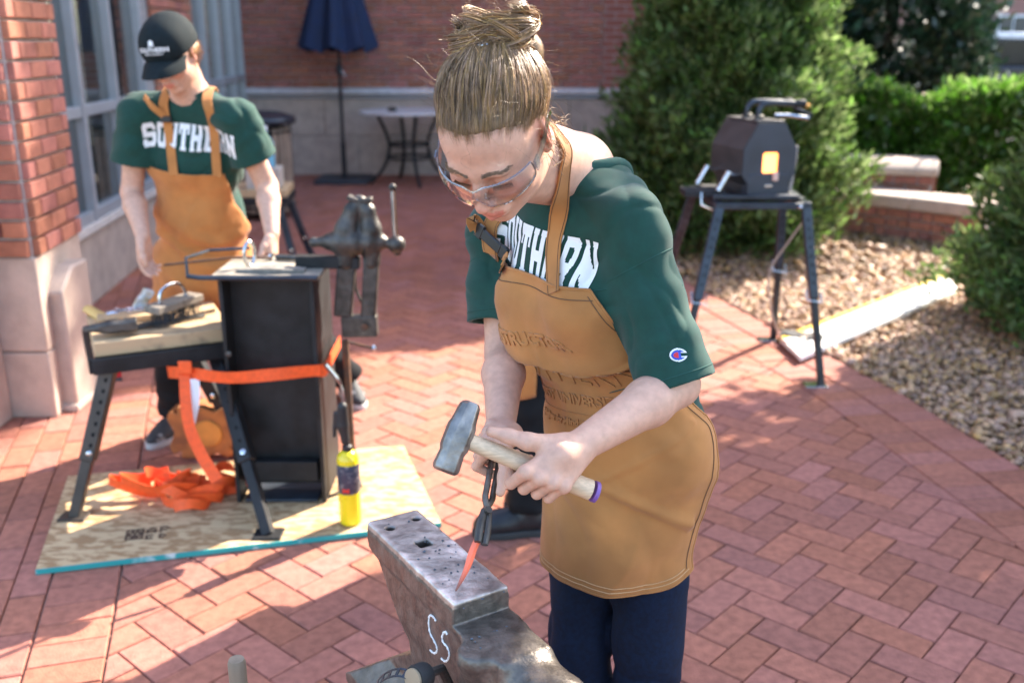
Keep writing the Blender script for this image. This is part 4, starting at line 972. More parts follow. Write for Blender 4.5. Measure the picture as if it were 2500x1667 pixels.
for zz, nm in ((-.03, 1), (-.27, 2)):
    MB().tube([GW(-gw+.01, .10, zz), GW(-gw-.03, .105, zz), GW(-gw-.05, .115, zz)], .007, 8).build('handle_arm', m_bright, gf)
    MB().tube([GW(-gw-.048, .118, zz), GW(-gw-.10, .03, zz)], .0145, 12).build('handle_grip', m_bright, gf)
MB().tube(spline([GW(gw+.016, .235, -.02), GW(gw+.013, .15, -.02), GW(gw-.002, .02, -.02)], 8), .008, 8).build('side_rod', mat('pale_rod', (.42, .37, .35), .5, metal=.4), gf)
m_hose = mat('tan_hose', (.42, .28, .21), .5, var=.1)
MB().tube(spline([GW(gw-.03, -.02, -.02), P(1968, 520, 4.85), P(1925, 590, 4.9), P(1880, 660, 4.93), P(1880, 740, 4.95), P(1895, 800, 5.0), P(1925, 835, 5.1), V3(1.75, 5.35, .03), V3(2.3, 5.9, .03)], 46), .0055, 8).build('gas_hose', m_hose, gf)
MB().bar(P(1925, 475, 4.80), P(1960, 487, 4.82), .012, .012).build('hose_clip', m_bright, gf)
MB().sphere((1.36, 4.62, FZ), .012, 8).build('rail_knob', m_bright, gf)
wbd = thing('white_board', 'white painted board with a yellow taped edge lying across the gravel', 'board', (2.3, 6, 0))
wq = [G(1955, 868, .05)[:2], G(1905, 822, .05)[:2], G(2310, 668, .05)[:2], G(2340, 705, .05)[:2]]
MB().prism(wq, .018, .045).build('plank', mat('white_paint', (.80, .79, .75), .6, var=.04), wbd, bevel=.003)
tdir = nrm(wq[2]-wq[1]); tn = np.array([-tdir[1], tdir[0]])
MB().prism([wq[1]+tn*.004, wq[2]+tn*.004, wq[2]-tn*.035, wq[1]-tn*.035], .0185, .0475).build('yellow_tape', mat('yellow_tape', (.80, .52, .02), .5), wbd, smooth=None)
for t in (.08, .36, .55):
    p = (wq[0]*(1-t)+wq[3]*t)*.55+(wq[1]*(1-t)+wq[2]*t)*.45
    MB().lathe([(.004, 0), (.014, 0), (.014, .004), (.004, .005)], 10, o=(p[0], p[1], .045)).build('bolt', m_blackrub, wbd)
bg_ = thing('black_bag', 'small crumpled black bag at the end of the white board', 'bag', (1.6, 5.2, 0))
sdf_obj('bag', crumple(V3(1.60, 5.20, .025), (.12, .06, .028), rotz(-.5), 31), .008, mat('black_cloth', (.02, .018, .02), .8), bg_)
# umbrella
um = thing('patio_umbrella', 'closed navy blue patio umbrella on a flat base by the brick wall', 'umbrella', (-1.99, 11.75, 0))
uo = V3(-1.99, 11.75, 0); m_nav = mat('navy_canvas', (.006, .018, .06), .8, var=.15, scale=8)
m_pole = mat('dark_pole', (.02, .02, .026), .4, metal=.4)
MB().tube([uo, uo+V3(0, 0, 2.9)], .021, 12).build('pole', m_pole, um)
MB().tube([uo+V3(0, 0, .02), uo+V3(0, 0, .45)], .03, 12).build('base_sleeve', m_pole, um)
MB().box(uo+V3(0, 0, .025), (.62, .62, .05)).build('base_plate', mat('base_grey', (.035, .04, .05), .6), um, bevel=.01)
rings = []
for t in np.linspace(0, 1, 9):
    r0 = .355*(1-t)**.85+.05; rings.append([uo+V3(r0*(1+.16*math.cos(8*a)*(1-t*.4))*math.cos(a), r0*(1+.16*math.cos(8*a)*(1-t*.4))*math.sin(a), 1.50+1.25*t+.035*math.cos(8*a)*(1-t)) for a in np.arange(64)*2*math.pi/64])
MB().loft(rings, cap=False).build('canopy', m_nav, um)
for i in range(8):
    a = i*math.pi/4+.2; MB().tube([uo+V3(.3*math.cos(a), .3*math.sin(a), 1.50), uo+V3(.05*math.cos(a), .05*math.sin(a), 2.6)], .008, 5).build('rib', m_pole, um)
MB().lathe([(.022, 0), (.04, .01), (.045, .08), (.03, .12)], 12, o=uo+V3(0, 0, 1.22)).build('crank_housing', m_pole, um)
MB().tube([uo+V3(.03, -.04, 1.28), uo+V3(.05, -.10, 1.27), uo+V3(.08, -.11, 1.20)], .009, 8).build('crank_handle', m_bright, um)
# bistro table
bt2 = thing('bistro_table', 'round pale topped patio table with curved black legs by the wall', 'table', (-1.2, 11.6, 0))
bo = V3(-1.2, 11.6, 0)
MB().lathe([(.50, .80), (.55, .803), (.56, .815), (.55, .83), (.02, .832)], 40, o=bo).build('table_top', mat('pale_top', (.62, .58, .56), .5, var=.06), bt2)
for i in range(4):
    a = math.radians(20+90*i); u = V3(math.cos(a), math.sin(a), 0)
    MB().tube(spline([bo+u*.36+V3(0, 0, .80), bo+u*.27+V3(0, 0, .6), bo+u*.23+V3(0, 0, .42), bo+u*.30+V3(0, 0, .2), bo+u*.47+V3(0, 0, .012)], 16), .02, 8).build('leg', m_steelblk, bt2)
for z, r in ((.45, .235), (.30, .26)):
    MB().tube([bo+V3(r*math.cos(a), r*math.sin(a), z) for a in np.arange(28)*2*math.pi/28], .014, 8, closed=True).build('ring', m_steelblk, bt2)
pt2 = thing('small_case', 'small black case left on the pale round table top', 'case', (-1.35, 11.5, .83))
MB().box((-1.36, 11.45, .85), (.10, .07, .035), rotz(.4)).build('lump', m_blackrub, pt2, bevel=.012)
MB().box((-1.36, 11.45, .872), (.06, .04, .012), rotz(.9)).build('lid', m_steelblk, pt2, bevel=.004)
# litter bin with wooden slats
lb = thing('litter_bin', 'round litter bin with vertical wooden slats and a black lid', 'bin', (-2.35, 9.3, 0))
lo_ = V3(-2.35, 9.3, 0)
MB().lathe([(.24, .05), (.25, .06), (.25, .82), (.2, .83)], 28, o=lo_).build('liner', m_steelblk, lb)
MB().lathe([(.27, .86), (.335, .87), (.345, .90), (.33, .93), (.20, .97), (.16, .95)], 36, o=lo_).build('lid', mat('lid_black', (.02, .022, .03), .35, var=.1), lb)
for i in range(22):
    a = i*2*math.pi/22; u = V3(math.cos(a), math.sin(a), 0); MB().box(lo_+u*.275+V3(0, 0, .45), (.018, .062, .76), rotz(a)).build('slat', mat('slat_wood', (.30, .20, .14), .8, var=.2, rand=.2), lb, bevel=.003)
for z in (.12, .80): MB().tube([lo_+V3(.292*math.cos(a), .292*math.sin(a), z) for a in np.arange(28)*2*math.pi/28], .01, 6, closed=True).build('hoop', m_steelblk, lb)
for i in range(4):
    a = i*math.pi/2+.6; MB().tube([lo_+V3(.3*math.cos(a), .3*math.sin(a), .02), lo_+V3(.3*math.cos(a), .3*math.sin(a), .88)], .012, 8).build('post', m_steelblk, lb)
# second stand behind the man
s2 = thing('tool_stand', 'far black legged stand with a wooden top holding a blue jug', 'stand', (-1.72, 6.6, 0))
so2 = V3(-1.72, 6.6, 0)
MB().box(so2+V3(0, 0, .645), (.46, .40, .05), rotz(.1)).build('wooden_top', m_wood, s2, bevel=.004)
MB().box(so2+V3(0, 0, .595), (.48, .42, .045), rotz(.1)).build('frame', m_steelblk, s2, bevel=.004)
for x, y in ((-1, -1), (1, -1), (1, 1), (-1, 1)):
    MB().bar(so2+V3(x*.18, y*.15, .58), so2+V3(x*.34, y*.27, 0), .042, .042, up=(0, 1, .02)).build('leg', m_bluesteel, s2, bevel=.003)
    MB().lathe([(.004, 0), (.014, 0), (.014, .012), (.004, .014)], 6, o=so2+V3(x*.27, y*.22-.022, .28), R=frame(V3(0, -1, 0))).build('leg_bolt', m_bright, s2)
bj = thing('blue_jug', 'translucent light blue jug standing on the far wooden stand', 'jug', so2+V3(.1, 0, .67))
MB().lathe([(.045, .0), (.055, .01), (.056, .15), (.04, .19), (.018, .21), (.018, .235)], 18, o=so2+V3(.10, -.05, .80)).build('bottle', mat('blue_plastic', (.22, .52, .68), .3, var=.1, transl=.3), bj)
MB().lathe([(.019, 0), (.021, .004), (.021, .03), (.015, .034)], 14, o=so2+V3(.10, -.05, 1.035)).build('cap', mat('white_cap', (.7, .72, .74), .4), bj)
bx2 = thing('storage_box', 'pale box under the blue jug on the far wooden stand', 'box', so2+V3(.08, 0, .67))
MB().box(so2+V3(.08, -.04, .735), (.22, .2, .128), rotz(.1)).build('carton', mat('carton', (.50, .42, .36), .8), bx2, bevel=.003)
MB().box(so2+V3(.08, -.04, .7995), (.225, .03, .002), rotz(.1)).build('packing_tape', mat('tape', (.62, .55, .42), .4), bx2)
# ------------------------------------------------------------------ people: shared builders
def head_frame(pitch, yaw, roll=0.0):
    """columns: person's right, forward, up; yaw turns the face to the photo's left"""
    p, y, r = map(math.radians, (pitch, yaw, roll)); h = V3(-math.sin(y), -math.cos(y), 0)
    F = h*math.cos(p)-V3(0, 0, math.sin(p)); U = h*math.sin(p)+V3(0, 0, math.cos(p)); X = np.cross(F, U)
    X2 = X*math.cos(r)+U*math.sin(r); U2 = U*math.cos(r)-X*math.sin(r); return np.stack([X2, F, U2], 1)
def add_head(S, R, c, male=False, detail=True):
    K = dict(R=R, c=c); j = 1.06 if male else 1.0
    S.ell((0, -.014, .030), (.073, .093, .080), k=.01, **K)
    S.ell((0, .040, .046), (.056, .045, .046), k=.03, **K)
    S.ell((0, .030, -.018), (.060*j, .058, .080), k=.03, **K)
    S.ell((0, .036, -.066), (.046*j, .046, .042), k=.025, **K)
    S.ell((0, .074, -.098), (.020*j, .014, .014), k=.022, **K)
    for s in (-1, 1):
        S.ell((s*.044*j, .004, -.058), (.014, .030, .026), k=.03, **K)
        S.ell((s*.038, .060, -.028), (.024, .022, .024), k=.025, **K)
    S.cone((-.034, .084, .020), (.034, .084, .020), .008, .008, k=.02, **K)
    for s in (-1, 1): S.ell((s*.031, .099, -.001), (.019, .013, .0115), k=.014, op=1, **K)
    for s in (-1, 1):
        S.ell((s*.031, .0765, -.001), (.0148, .0135, .0115), k=.003, **K)
        if detail: S.cone((s*.019, .0885, -.0085), (s*.043, .083, -.0075), .0012, .0012, k=.002, op=1, **K)
    S.chain([(0, .089, .016), (0, .099, -.008), (0, .110, -.030)], [.0065, .0072, .0095], k=.012, **K)
    S.ell((0, .112, -.033), (.0098, .0100, .0088), k=.006, **K)
    for s in (-1, 1): S.ell((s*.0112, .101, -.036), (.0072, .0088, .0066), k=.005, **K)
    if detail:
        for s in (-1, 1): S.ell((s*.0058, .104, -.0435), (.0034, .005, .003), k=.002, op=1, **K)
    S.ell((0, .090, -.063), (.026, .014, .018), k=.014, **K)
    S.chain([(-.021, .0905, -.0635), (-.006, .1015, -.0595), (.006, .1015, -.0595), (.021, .0905, -.0635)], [.0022, .0046, .0046, .0022], k=.005, **K)
    S.chain([(-.018, .0905, -.0690), (0, .1005, -.0715), (.018, .0905, -.0690)], [.0022, .0055, .0022], k=.005, **K)
    if detail: S.chain([(-.022, .0955, -.0655), (0, .1085, -.0650), (.022, .0955, -.0655)], [.0011, .0013, .0011], k=.002, op=1, **K)
    for s in (-1, 1):
        Me = rotz(-s*.45)
        S.ell((s*.0745, -.012, -.004), (.0065, .0185, .0300), k=.008, M=Me, **K)
        S.ell((s*.0815, -.008, -.002), (.0050, .0100, .0190), k=.004, op=1, M=Me, **K)
        S.ell((s*.0725, -.002, -.030), (.0060, .0085, .0090), k=.006, **K)
def grip(S, C, A, N0, wrist, curl=V3(0, 0, -1), rh=.017, s=1.0, thumb=True, k=.004):
    """hand closed round a bar: A = towards the index side, N0 = side of the bar the back of the hand is on"""
    A = nrm(A); N0 = nrm(N0-A*(N0@A)); B = nrm(curl-A*(curl@A)-N0*(curl@N0))
    D = lambda deg: N0*math.cos(math.radians(deg))+B*math.sin(math.radians(deg))
    rf = .0082*s; r1 = rh+rf*.95
    W_ = np.asarray(wrist, float)
    for i, (o, L, r) in enumerate(((.033, 1.0, 1.0), (.011, 1.06, 1.03), (-.0105, 1.0, .98), (-.030, .86, .86))):
        q = C+A*o*s
        kn = q+D(18)*(r1+.013)*L-A*.004
        S.chain([kn, q+A*.003+D(82)*(r1+.010), q+A*.004+D(150)*r1*.98, q+A*.004+D(205)*r1*.96], [rf*1.18*r, rf*1.10*r, rf*.95*r, rf*.80*r], k=k*.6)
        S.cone(W_+(kn-W_)*.12+A*(o*.35), kn, .0165*s, .0104*s, k=.009)
        S.ell(kn+D(0)*.0028, (.0090*s,)*3, k=.005)
    S.ell(C+D(-35)*(r1+.006)+(W_-C)*.28, (.022*s, .022*s, .022*s), k=.02)
    S.ell(C-A*.018+D(-75)*(r1+.006)+(W_-C)*.25, (.018*s,)*3, k=.02)
    if thumb:
        S.chain([W_+(C-W_)*.22+A*.018+D(-40)*.010, C+A*.040*s+D(-52)*(r1+.014), C+A*.066*s+D(-66)*(r1+.006), C+A*.094*s+D(-72)*(r1+.001)], [.0155*s, .0122*s, .0102*s, .0078*s], k=.010)
def loose_hand(S, wrist, D, pn, side, s=1.0, curl=.35):
    """relaxed hand hanging along D; pn = palm normal, side = direction of the thumb"""
    D = nrm(D); pn = nrm(pn-D*(pn@D)); side = nrm(side-D*(side@D)-pn*(side@pn)); W_ = np.asarray(wrist, float)
    S.ell(W_+D*.045*s+pn*.004, (.040*s, .015*s, .048*s), k=.015, M=np.stack([side, pn, D], 1))
    for i, (o, L) in enumerate(((.028, .072), (.009, .080), (-.010, .074), (-.028, .058))):
        c = curl*(1+.25*i); p0 = W_+D*.082*s+side*o*s; p = [p0]; a = c*.5
        for seg in (.46, .31, .25):
            p.append(p[-1]+(D*math.cos(a)+pn*math.sin(a))*L*seg*s); a += c
        S.cone(W_+D*.02+side*o*.7, p0, .013*s, .0098*s, k=.012); S.chain(p, [.0098*s, .0088*s, .0080*s, .0066*s], k=.004)
    t0 = W_+D*.018*s+side*.022*s+pn*.008; S.chain([t0, t0+(D*.030+side*.018+pn*.010)*s, t0+(D*.058+side*.024+pn*.018)*s, t0+(D*.080+side*.022+pn*.024)*s], [.0155*s, .0120*s, .0100*s, .0078*s], k=.008)
class Rig: pass
def rig(**k):
    r = Rig(); r.__dict__.update(k)
    r.up = nrm(r.neck-r.pelvis); r.rt = nrm(r.shR-r.shL); r.rt = nrm(r.rt-r.up*(r.rt@r.up)); r.fw = np.cross(r.up, r.rt)
    r.T = np.stack([r.rt, r.fw, r.up], 1); r.ax = lambda t: r.neck+(r.pelvis-r.neck)*t
    return r
def body_sdf(r, male=False):
    S = SDF(); add_head(S, r.HR, r.hc, male, getattr(r, 'detail', True)); g = 1.1 if male else 1.0
    nb = r.hc+r.HR@V3(0, -.022, -.05)
    S.chain([nb, r.neck+r.up*.0], [.051*g, .056*g], k=.03)
    S.cone(r.hc+r.HR@V3(0, .03, -.075), r.neck+r.fw*.03-r.up*.02, .03, .045, k=.04)
    for sh, el, wr in ((r.shL, r.elL, r.wrL), (r.shR, r.elR, r.wrR)):
        S.cone(r.neck-r.up*.02, sh, .044*g, .034*g, k=.05)
        S.chain([sh, sh+(el-sh)*.5, el], [.038*g, .040*g, .036*g], k=.02)
        S.chain([el, el+(wr-el)*.30, wr], [.036*g, .0385*g, .0245*g], k=.015)
    S.ell(r.ax(.36), (.125*g, .075, .17), k=.04, M=r.T); S.ell(r.ax(.72), (.115, .075, .15), k=.05, M=r.T); S.ell(r.ax(1.0), (.135, .09, .12), k=.05, M=r.T)
    for hp, kn, an_ in ((r.hpL, r.knL, r.anL), (r.hpR, r.knR, r.anR)): S.chain([hp, kn, an_], [.062, .045, .032], k=.03)
    return S
def plane_cone(a, b, ra, rb, end):
    a = np.asarray(a, float); b = np.asarray(b, float); ba = b-a; l2 = ba@ba; u = nrm(ba)
    def fn(p):
        pa = p-a; t = np.clip(pa@ba/l2, 0, 1.3); return np.maximum(np.linalg.norm(pa-t[:, None]*ba, axis=1)-(ra+(rb-ra)*t), (p-end)@u)
    return fn
def shirt_sdf(r, bust=0.0, loose=1.0, slv=(.62, .62), g=1.0, sl_r=(.078, .074), amp=1.0, neck_r=.066, sleeves=True, cfw=0.0):
    S = SDF(); T = r.T
    S.ell(r.ax(.34)+r.fw*cfw, (.152*g, .108*g, .185), k=.03, M=T); S.ell(r.ax(.30)-r.fw*.02, (.140*g, .098*g, .17), k=.04, M=T)
    if bust:
        for s in (-1, 1): S.ell(r.ax(.42)+r.rt*s*.068+r.fw*(.070+cfw), (.066, .058, .066), k=.05, M=T)
    S.ell(r.ax(.70), (.142*g, .108*g, .17), k=.07, M=T); S.ell(r.ax(1.0)-r.fw*.01, (.168*g, .128*g, .14), k=.06, M=T)
    for sh in (r.shL, r.shR): S.cone(r.neck-r.up*.035, sh, .058*g, .054*g, k=.04)
    ends = []
    for i, (sh, el) in enumerate(((r.shL, r.elL), (r.shR, r.elR)) if sleeves else ()):
        u = nrm(el-sh); e = sh+(el-sh)*slv[i]; L = np.linalg.norm(e-sh)
        f = plane_cone(sh, e, .058*g, sl_r[i]*g, e); S.fn(f, np.minimum(sh, e)-.12, np.maximum(sh, e)+.12, k=.035); ends.append((e, u))
    for i, (e, u) in enumerate(ends):
        def bore(p, e=e, u=u, r_=sl_r[i]*g-.011):
            q = p-e; a = q@u; return np.maximum(np.linalg.norm(q-a[:, None]*u, axis=1)-r_, np.abs(a-.002)-.016)
        S.fn(bore, e-.09, e+.09, k=.004, op=1)
    nu = nrm(r.up+r.fw*.25)
    S.cone(r.neck+nu*.005, r.neck+nu*.2, neck_r, neck_r+.02, k=.006, op=1)
    base = SDF.__call__
    def f(p):
        q = (p-r.neck)@T
        w = (.0030*pnoise(q*np.array([1, 1, .5]), 34, 21)+.0026*pnoise(q*np.array([1, 1, .6]), 66, 22))+.0035*np.clip(np.abs(pnoise(q*np.array([1., 1., .7]), 24, 23))-.35, 0, 1)
        w = w+.0052*np.clip(1-np.abs(pnoise(q*np.array([1, 1, .45]), 30, 25))*2.2, 0, 1)**2+.0032*np.clip(1-np.abs(pnoise(q*np.array([.8, 1, 1.1]), 42, 26))*2.4, 0, 1)**2
        sl = .0022*np.sin(q[:, 2]*70+q[:, 0]*35+2*np.sin(q[:, 0]*22))*np.clip((np.abs(q[:, 0])-.1)/.08, 0, 1)
        
        hemw = np.ones(len(p))
        for e, u in ends: hemw *= 1-.93*np.exp(-(((p-e)@u)/.045)**2)*(np.linalg.norm(p-e, axis=1) < .11)
        return (S(p)+(w-.004+sl)*amp*hemw)*.92
    f.bounds = S.bounds; f.ends = ends; f.nu = nu; return f
def collar(name, r, f, mat_, parent, rad=.074, h=.017, th=.006):
    fr = frame(f.nu, r.rt); pts = []
    for a in np.linspace(0, 2*math.pi, 40, endpoint=False):
        d = fr[:, 0]*math.cos(a)+fr[:, 1]*math.sin(a); pts.append(r.neck+d*rad+f.nu*.12)
    q, ok = trace(f, np.array(pts), np.tile(-f.nu, (40, 1)), tmax=.35)
    for _ in range(3): q = (np.roll(q, 1, 0)+2*q+np.roll(q, -1, 0))/4
    MB().tube(q+f.nu*.002, h*.5, 8, closed=True, sx=.55).build(name, mat_, parent, smooth=180)
def apron(r, sup, name, rows, cols, top, spans, off=.006, mat_=None, parent=None, folds=1.0, hem_round=.10, skirt=None, fwb=None, tilt=0.0):
    """a cloth sheet wrapped round the front of the body, as a grid that follows the support surface"""
    ks = spline(skirt, 60); L = np.r_[0, np.cumsum(np.linalg.norm(np.diff(ks, axis=0), axis=1))]; tot = L[-1]
    G_ = np.zeros((rows, cols, 3)); N_ = np.zeros((rows, cols, 3))
    vs = np.linspace(0, 1, rows); us = np.linspace(-1, 1, cols)
    O_ = np.zeros((rows, cols, 3)); tg_ = np.gradient(ks, axis=0)
    for i, v in enumerate(vs):
        # rounded lower corners: outer columns stop earlier
        vv = v*(1-hem_round*np.clip((np.abs(us)-.55)/.45, 0, 1)**2.2) + top*np.clip((np.abs(us)-.35)/.65, 0, 1)**2*(1-v) + tilt*np.clip(-us, 0, 1)**1.3*(1-v)**2
        C = np.stack([np.interp(vv*tot, L, ks[:, a]) for a in range(3)], 1)
        fw = r.fw*(1-np.clip(v*1.7, 0, 1))+(r.fw if fwb is None else fwb)*np.clip(v*1.7, 0, 1); fw = nrm(fw)
        tn = nrm(tg_[int(v*59)]); fw = nrm(fw-tn*(fw@tn)); rt = nrm(np.cross(fw, -tn)); rt = rt if rt@r.rt > 0 else -rt
        ph = np.radians(np.interp(v, spans[0], spans[1]))*us+np.radians(np.interp(v, spans[0], spans[2]))
        d = np.cos(ph)[:, None]*fw+np.sin(ph)[:, None]*rt; O_[i] = C+d*.42; N_[i] = d
    G_ = trace(sup, O_.reshape(-1, 3), -N_.reshape(-1, 3), tmax=.42, off=off)[0].reshape(G_.shape)
    # relax so that the cloth bridges hollows
    for _ in range(14):
        A = G_.copy(); A[1:-1, 1:-1] = (G_[:-2, 1:-1]+G_[2:, 1:-1]+G_[1:-1, :-2]+G_[1:-1, 2:])/4
        flat = A.reshape(-1, 3); d_ = sup(flat)-off; push = np.clip(-d_, 0, .03)
        A = (flat+N_.reshape(-1, 3)*push[:, None]).reshape(A.shape); G_ = A
    dG = np.cross(np.gradient(G_, axis=1).reshape(-1, 3), np.gradient(G_, axis=0).reshape(-1, 3)); dG /= np.maximum(np.linalg.norm(dG, axis=1), 1e-9)[:, None]
    sg = np.sign((dG*N_.reshape(-1, 3)).sum(1)); dG = (dG*sg[:, None]).reshape(G_.shape)
    U_, Vv = np.meshgrid(us, vs)
    if folds:
        p = G_.reshape(-1, 3); w = .0022*pnoise(p, 34, 41)+.0012*pnoise(p, 80, 42)+.0050*np.clip(1-np.abs(pnoise(p*np.array([1, 1, .8]), 20, 43))*2.6, 0, 1)**2*np.clip(pnoise(p, 9, 44)+.3, 0, 1)
        G_ = G_+dG*((np.abs(w)*folds).reshape(U_.shape)[..., None])
        if callable(getattr(r, 'fold_fn', None)): G_ = G_+dG*np.maximum(r.fold_fn(U_, Vv), -.003)[..., None]
    idx = np.arange(rows*cols).reshape(rows, cols); F = np.stack([idx[:-1, :-1], idx[1:, :-1], idx[1:, 1:], idx[:-1, 1:]], -1).reshape(-1, 4)
    b = idx.max()+1; th = .0022
    Vt = np.vstack([G_.reshape(-1, 3), (G_-dG*th).reshape(-1, 3)]); rim = np.r_[idx[0], idx[1:, -1], idx[-1, ::-1][1:], idx[::-1, 0][1:-1]]
    rf_ = np.stack([rim, np.roll(rim, -1), np.roll(rim, -1)+b, rim+b], 1)
    me = np_mesh(name, Vt, np.vstack([F, F[:, ::-1]+b, rf_]))
    o = obj(name, me, mat_, parent); return o, G_, dG
def text_faces(txt, size, extrude=0.0, bold=0.0, sub=.012):
    cu = bpy.data.curves.new('t', 'FONT'); cu.body = txt; cu.size = size; cu.extrude = extrude; cu.offset = bold; cu.align_x = 'CENTER'; cu.resolution_u = 3
    o = bpy.data.objects.new('t', cu); COL.objects.link(o); dg = bpy.context.evaluated_depsgraph_get()
    me = bpy.data.meshes.new_from_object(o.evaluated_get(dg)); bm = bmesh.new(); bm.from_mesh(me)
    bmesh.ops.triangulate(bm, faces=bm.faces)
    for _ in range(2):
        ed = [e for e in bm.edges if e.calc_length() > sub]
        if ed: bmesh.ops.subdivide_edges(bm, edges=ed, cuts=1); bmesh.ops.triangulate(bm, faces=bm.faces)
    v = np.array([x.co[:] for x in bm.verts]); f = np.array([[x.index for x in q.verts] for q in bm.faces]); bm.free()
    bpy.data.objects.remove(o); bpy.data.curves.remove(cu); bpy.data.meshes.remove(me); return v, f
_box = lambda x0, x1, y0, y1: (lambda x, y: (x >= x0) & (x <= x1) & (y >= y0) & (y <= y1))
def glyph(ch):
    t, c = .30, .16
    def oct_(x, y, x0=0, x1=1, y0=0, y1=1, c=c): return (x >= x0) & (x <= x1) & (y >= y0) & (y <= y1) & (x-x0+y-y0 >= c) & (x1-x+y-y0 >= c) & (x-x0+y1-y >= c) & (x1-x+y1-y >= c)
    B = lambda a, b, c_, d: (lambda x, y: (x >= a) & (x <= b) & (y >= c_) & (y <= d))
    U_ = lambda *fs: (lambda x, y: np.any([f(x, y) for f in fs], 0))
    if ch == 'O': return lambda x, y: oct_(x, y) & ~oct_(x, y, t, 1-t, .2, .8, .08)
    if ch == 'S': return lambda x, y: oct_(x, y) & ~(B(t, 1, .62, .8)(x, y) & ~B(1-t*.9, 1, .68, 1)(x, y)) & ~(B(0, 1-t, .2, .40)(x, y) & ~B(0, t*.9, 0, .32)(x, y))
    if ch == 'U': return U_(lambda x, y: oct_(x, y, .06, .94, 0, 1.3) & (y <= 1) & ~oct_(x, y, .06+t, .94-t, .2, 1.6, .08), B(0, .44, .88, 1), B(.56, 1, .88, 1))
    if ch == 'T': return U_(B(0, 1, .8, 1), B(.5-t*.55, .5+t*.55, 0, 1), B(0, .18, .62, 1), B(.82, 1, .62, 1), B(.22, .78, 0, .13))
    if ch == 'H': return U_(B(.06, .06+t, 0, 1), B(.94-t, .94, 0, 1), B(.2, .8, .4, .6), B(0, .42, 0, .12), B(.58, 1, 0, .12), B(0, .42, .88, 1), B(.58, 1, .88, 1))
    if ch == 'E': return U_(B(.06, .06+t, 0, 1), B(0, .95, .82, 1), B(0, .95, 0, .18), B(.2, .7, .41, .59), B(.78, .95, .64, 1), B(.78, .95, 0, .36), B(.58, .72, .34, .66))
    if ch == 'R': return U_(B(.06, .06+t, 0, 1), lambda x, y: oct_(x, y, .0, .96, .40, 1) & ~oct_(x, y, .06+t, .96-t, .58, .83, .05) & (x > .04), lambda x, y: (y <= .45) & (y >= 0) & (x >= .42+(.45-y)*.42) & (x <= .42+t+.02+(.45-y)*.55), B(0, .42, 0, .12))
    if ch == 'N': return U_(B(.06, .06+t*.85, 0, 1), B(.94-t*.85, .94, 0, 1), lambda x, y: (np.abs((x-.06)-(1-y)*.82+.0) < .19) & (x >= .06) & (x <= .94) & (y >= 0) & (y <= 1), B(0, .40, 0, .12), B(.60, 1, .88, 1))
def block_word(word, w, h, gap, arch):
    """raster of a slab block word -> quads in the plane (x right, y up), arched"""
    nx, ny = 22, 28; V, F = [], []; n = len(word); tot = n*w+(n-1)*gap
    for k, ch in enumerate(word):
        g = glyph(ch); x0 = -tot/2+k*(w+gap); xs = (np.arange(nx)+.5)/nx; ys = (np.arange(ny)+.5)/ny; X_, Y_ = np.meshgrid(xs, ys, indexing='ij'); m = g(X_, Y_)
        for i in range(nx):
            for j in range(ny):
                if m[i, j]:
                    b = len(V)
                    for a, c in ((0, 0), (1, 0), (1, 1), (0, 1)):
                        x = x0+(i+a)/nx*w; yy = (j+c)/ny; s = x/(tot/2); V.append((x, arch*(1-s*s)*(.35+.65*yy)*1.0+yy*h*(1.0+.25*s*s), 0))
                    F.append((b, b+1, b+2, b+3))
    return np.array(V), np.array(F)
def drape(v, O, X, Y, D, f, off, back=.25):
    """lay plane figure v on the surface f: seen along D (pointing at the surface)"""
    o = O+v[:, :1]*X+v[:, 1:2]*Y-D*back; q, ok = trace(f, o, np.tile(D, (len(o), 1)), tmax=back+.25, off=off); return q, ok
m_skin = mat('skin', (.60, .345, .245), .52, var=.08, scale=70, sss=.10, attr='paint', spec=.4, bump=.09, bscale=420, rvar=.08)
def skin_paint(r):
    def f(V):
        q = (V-r.hc)@r.HR; c = np.ones((len(V), 3))
        def spot(o, rad, col, s=1.0):
            w = np.exp(-(np.linalg.norm((q-np.array(o))/np.array(rad), axis=1)**2))[:, None]*s; c[:] = c*(1-w)+c*np.array(col)*w
        for s in (-1, 1):
            spot((s*.040, .07, -.03), (.026, .03, .022), (1.08, .80, .78), .8); spot((s*.078, -.01, 0), (.014, .025, .034), (1.12, .66, .62), .9)
            spot((s*.031, .088, .001), (.018, .02, .009), (.86, .76, .76), .7)
        spot((0, .115, -.033), (.014, .014, .012), (1.08, .76, .74), .8)
        lip = (np.abs(q[:, 0]) < .0215) & (q[:, 1] > .083) & (q[:, 2] < -.0555+.004*(np.abs(q[:, 0])/.02) - .006*(np.abs(q[:, 0])/.02)**2) & (q[:, 2] > -.0775+.010*(q[:, 0]/.021)**2)
        c[lip] *= np.array([.93, .58, .58])
        return c
    return f
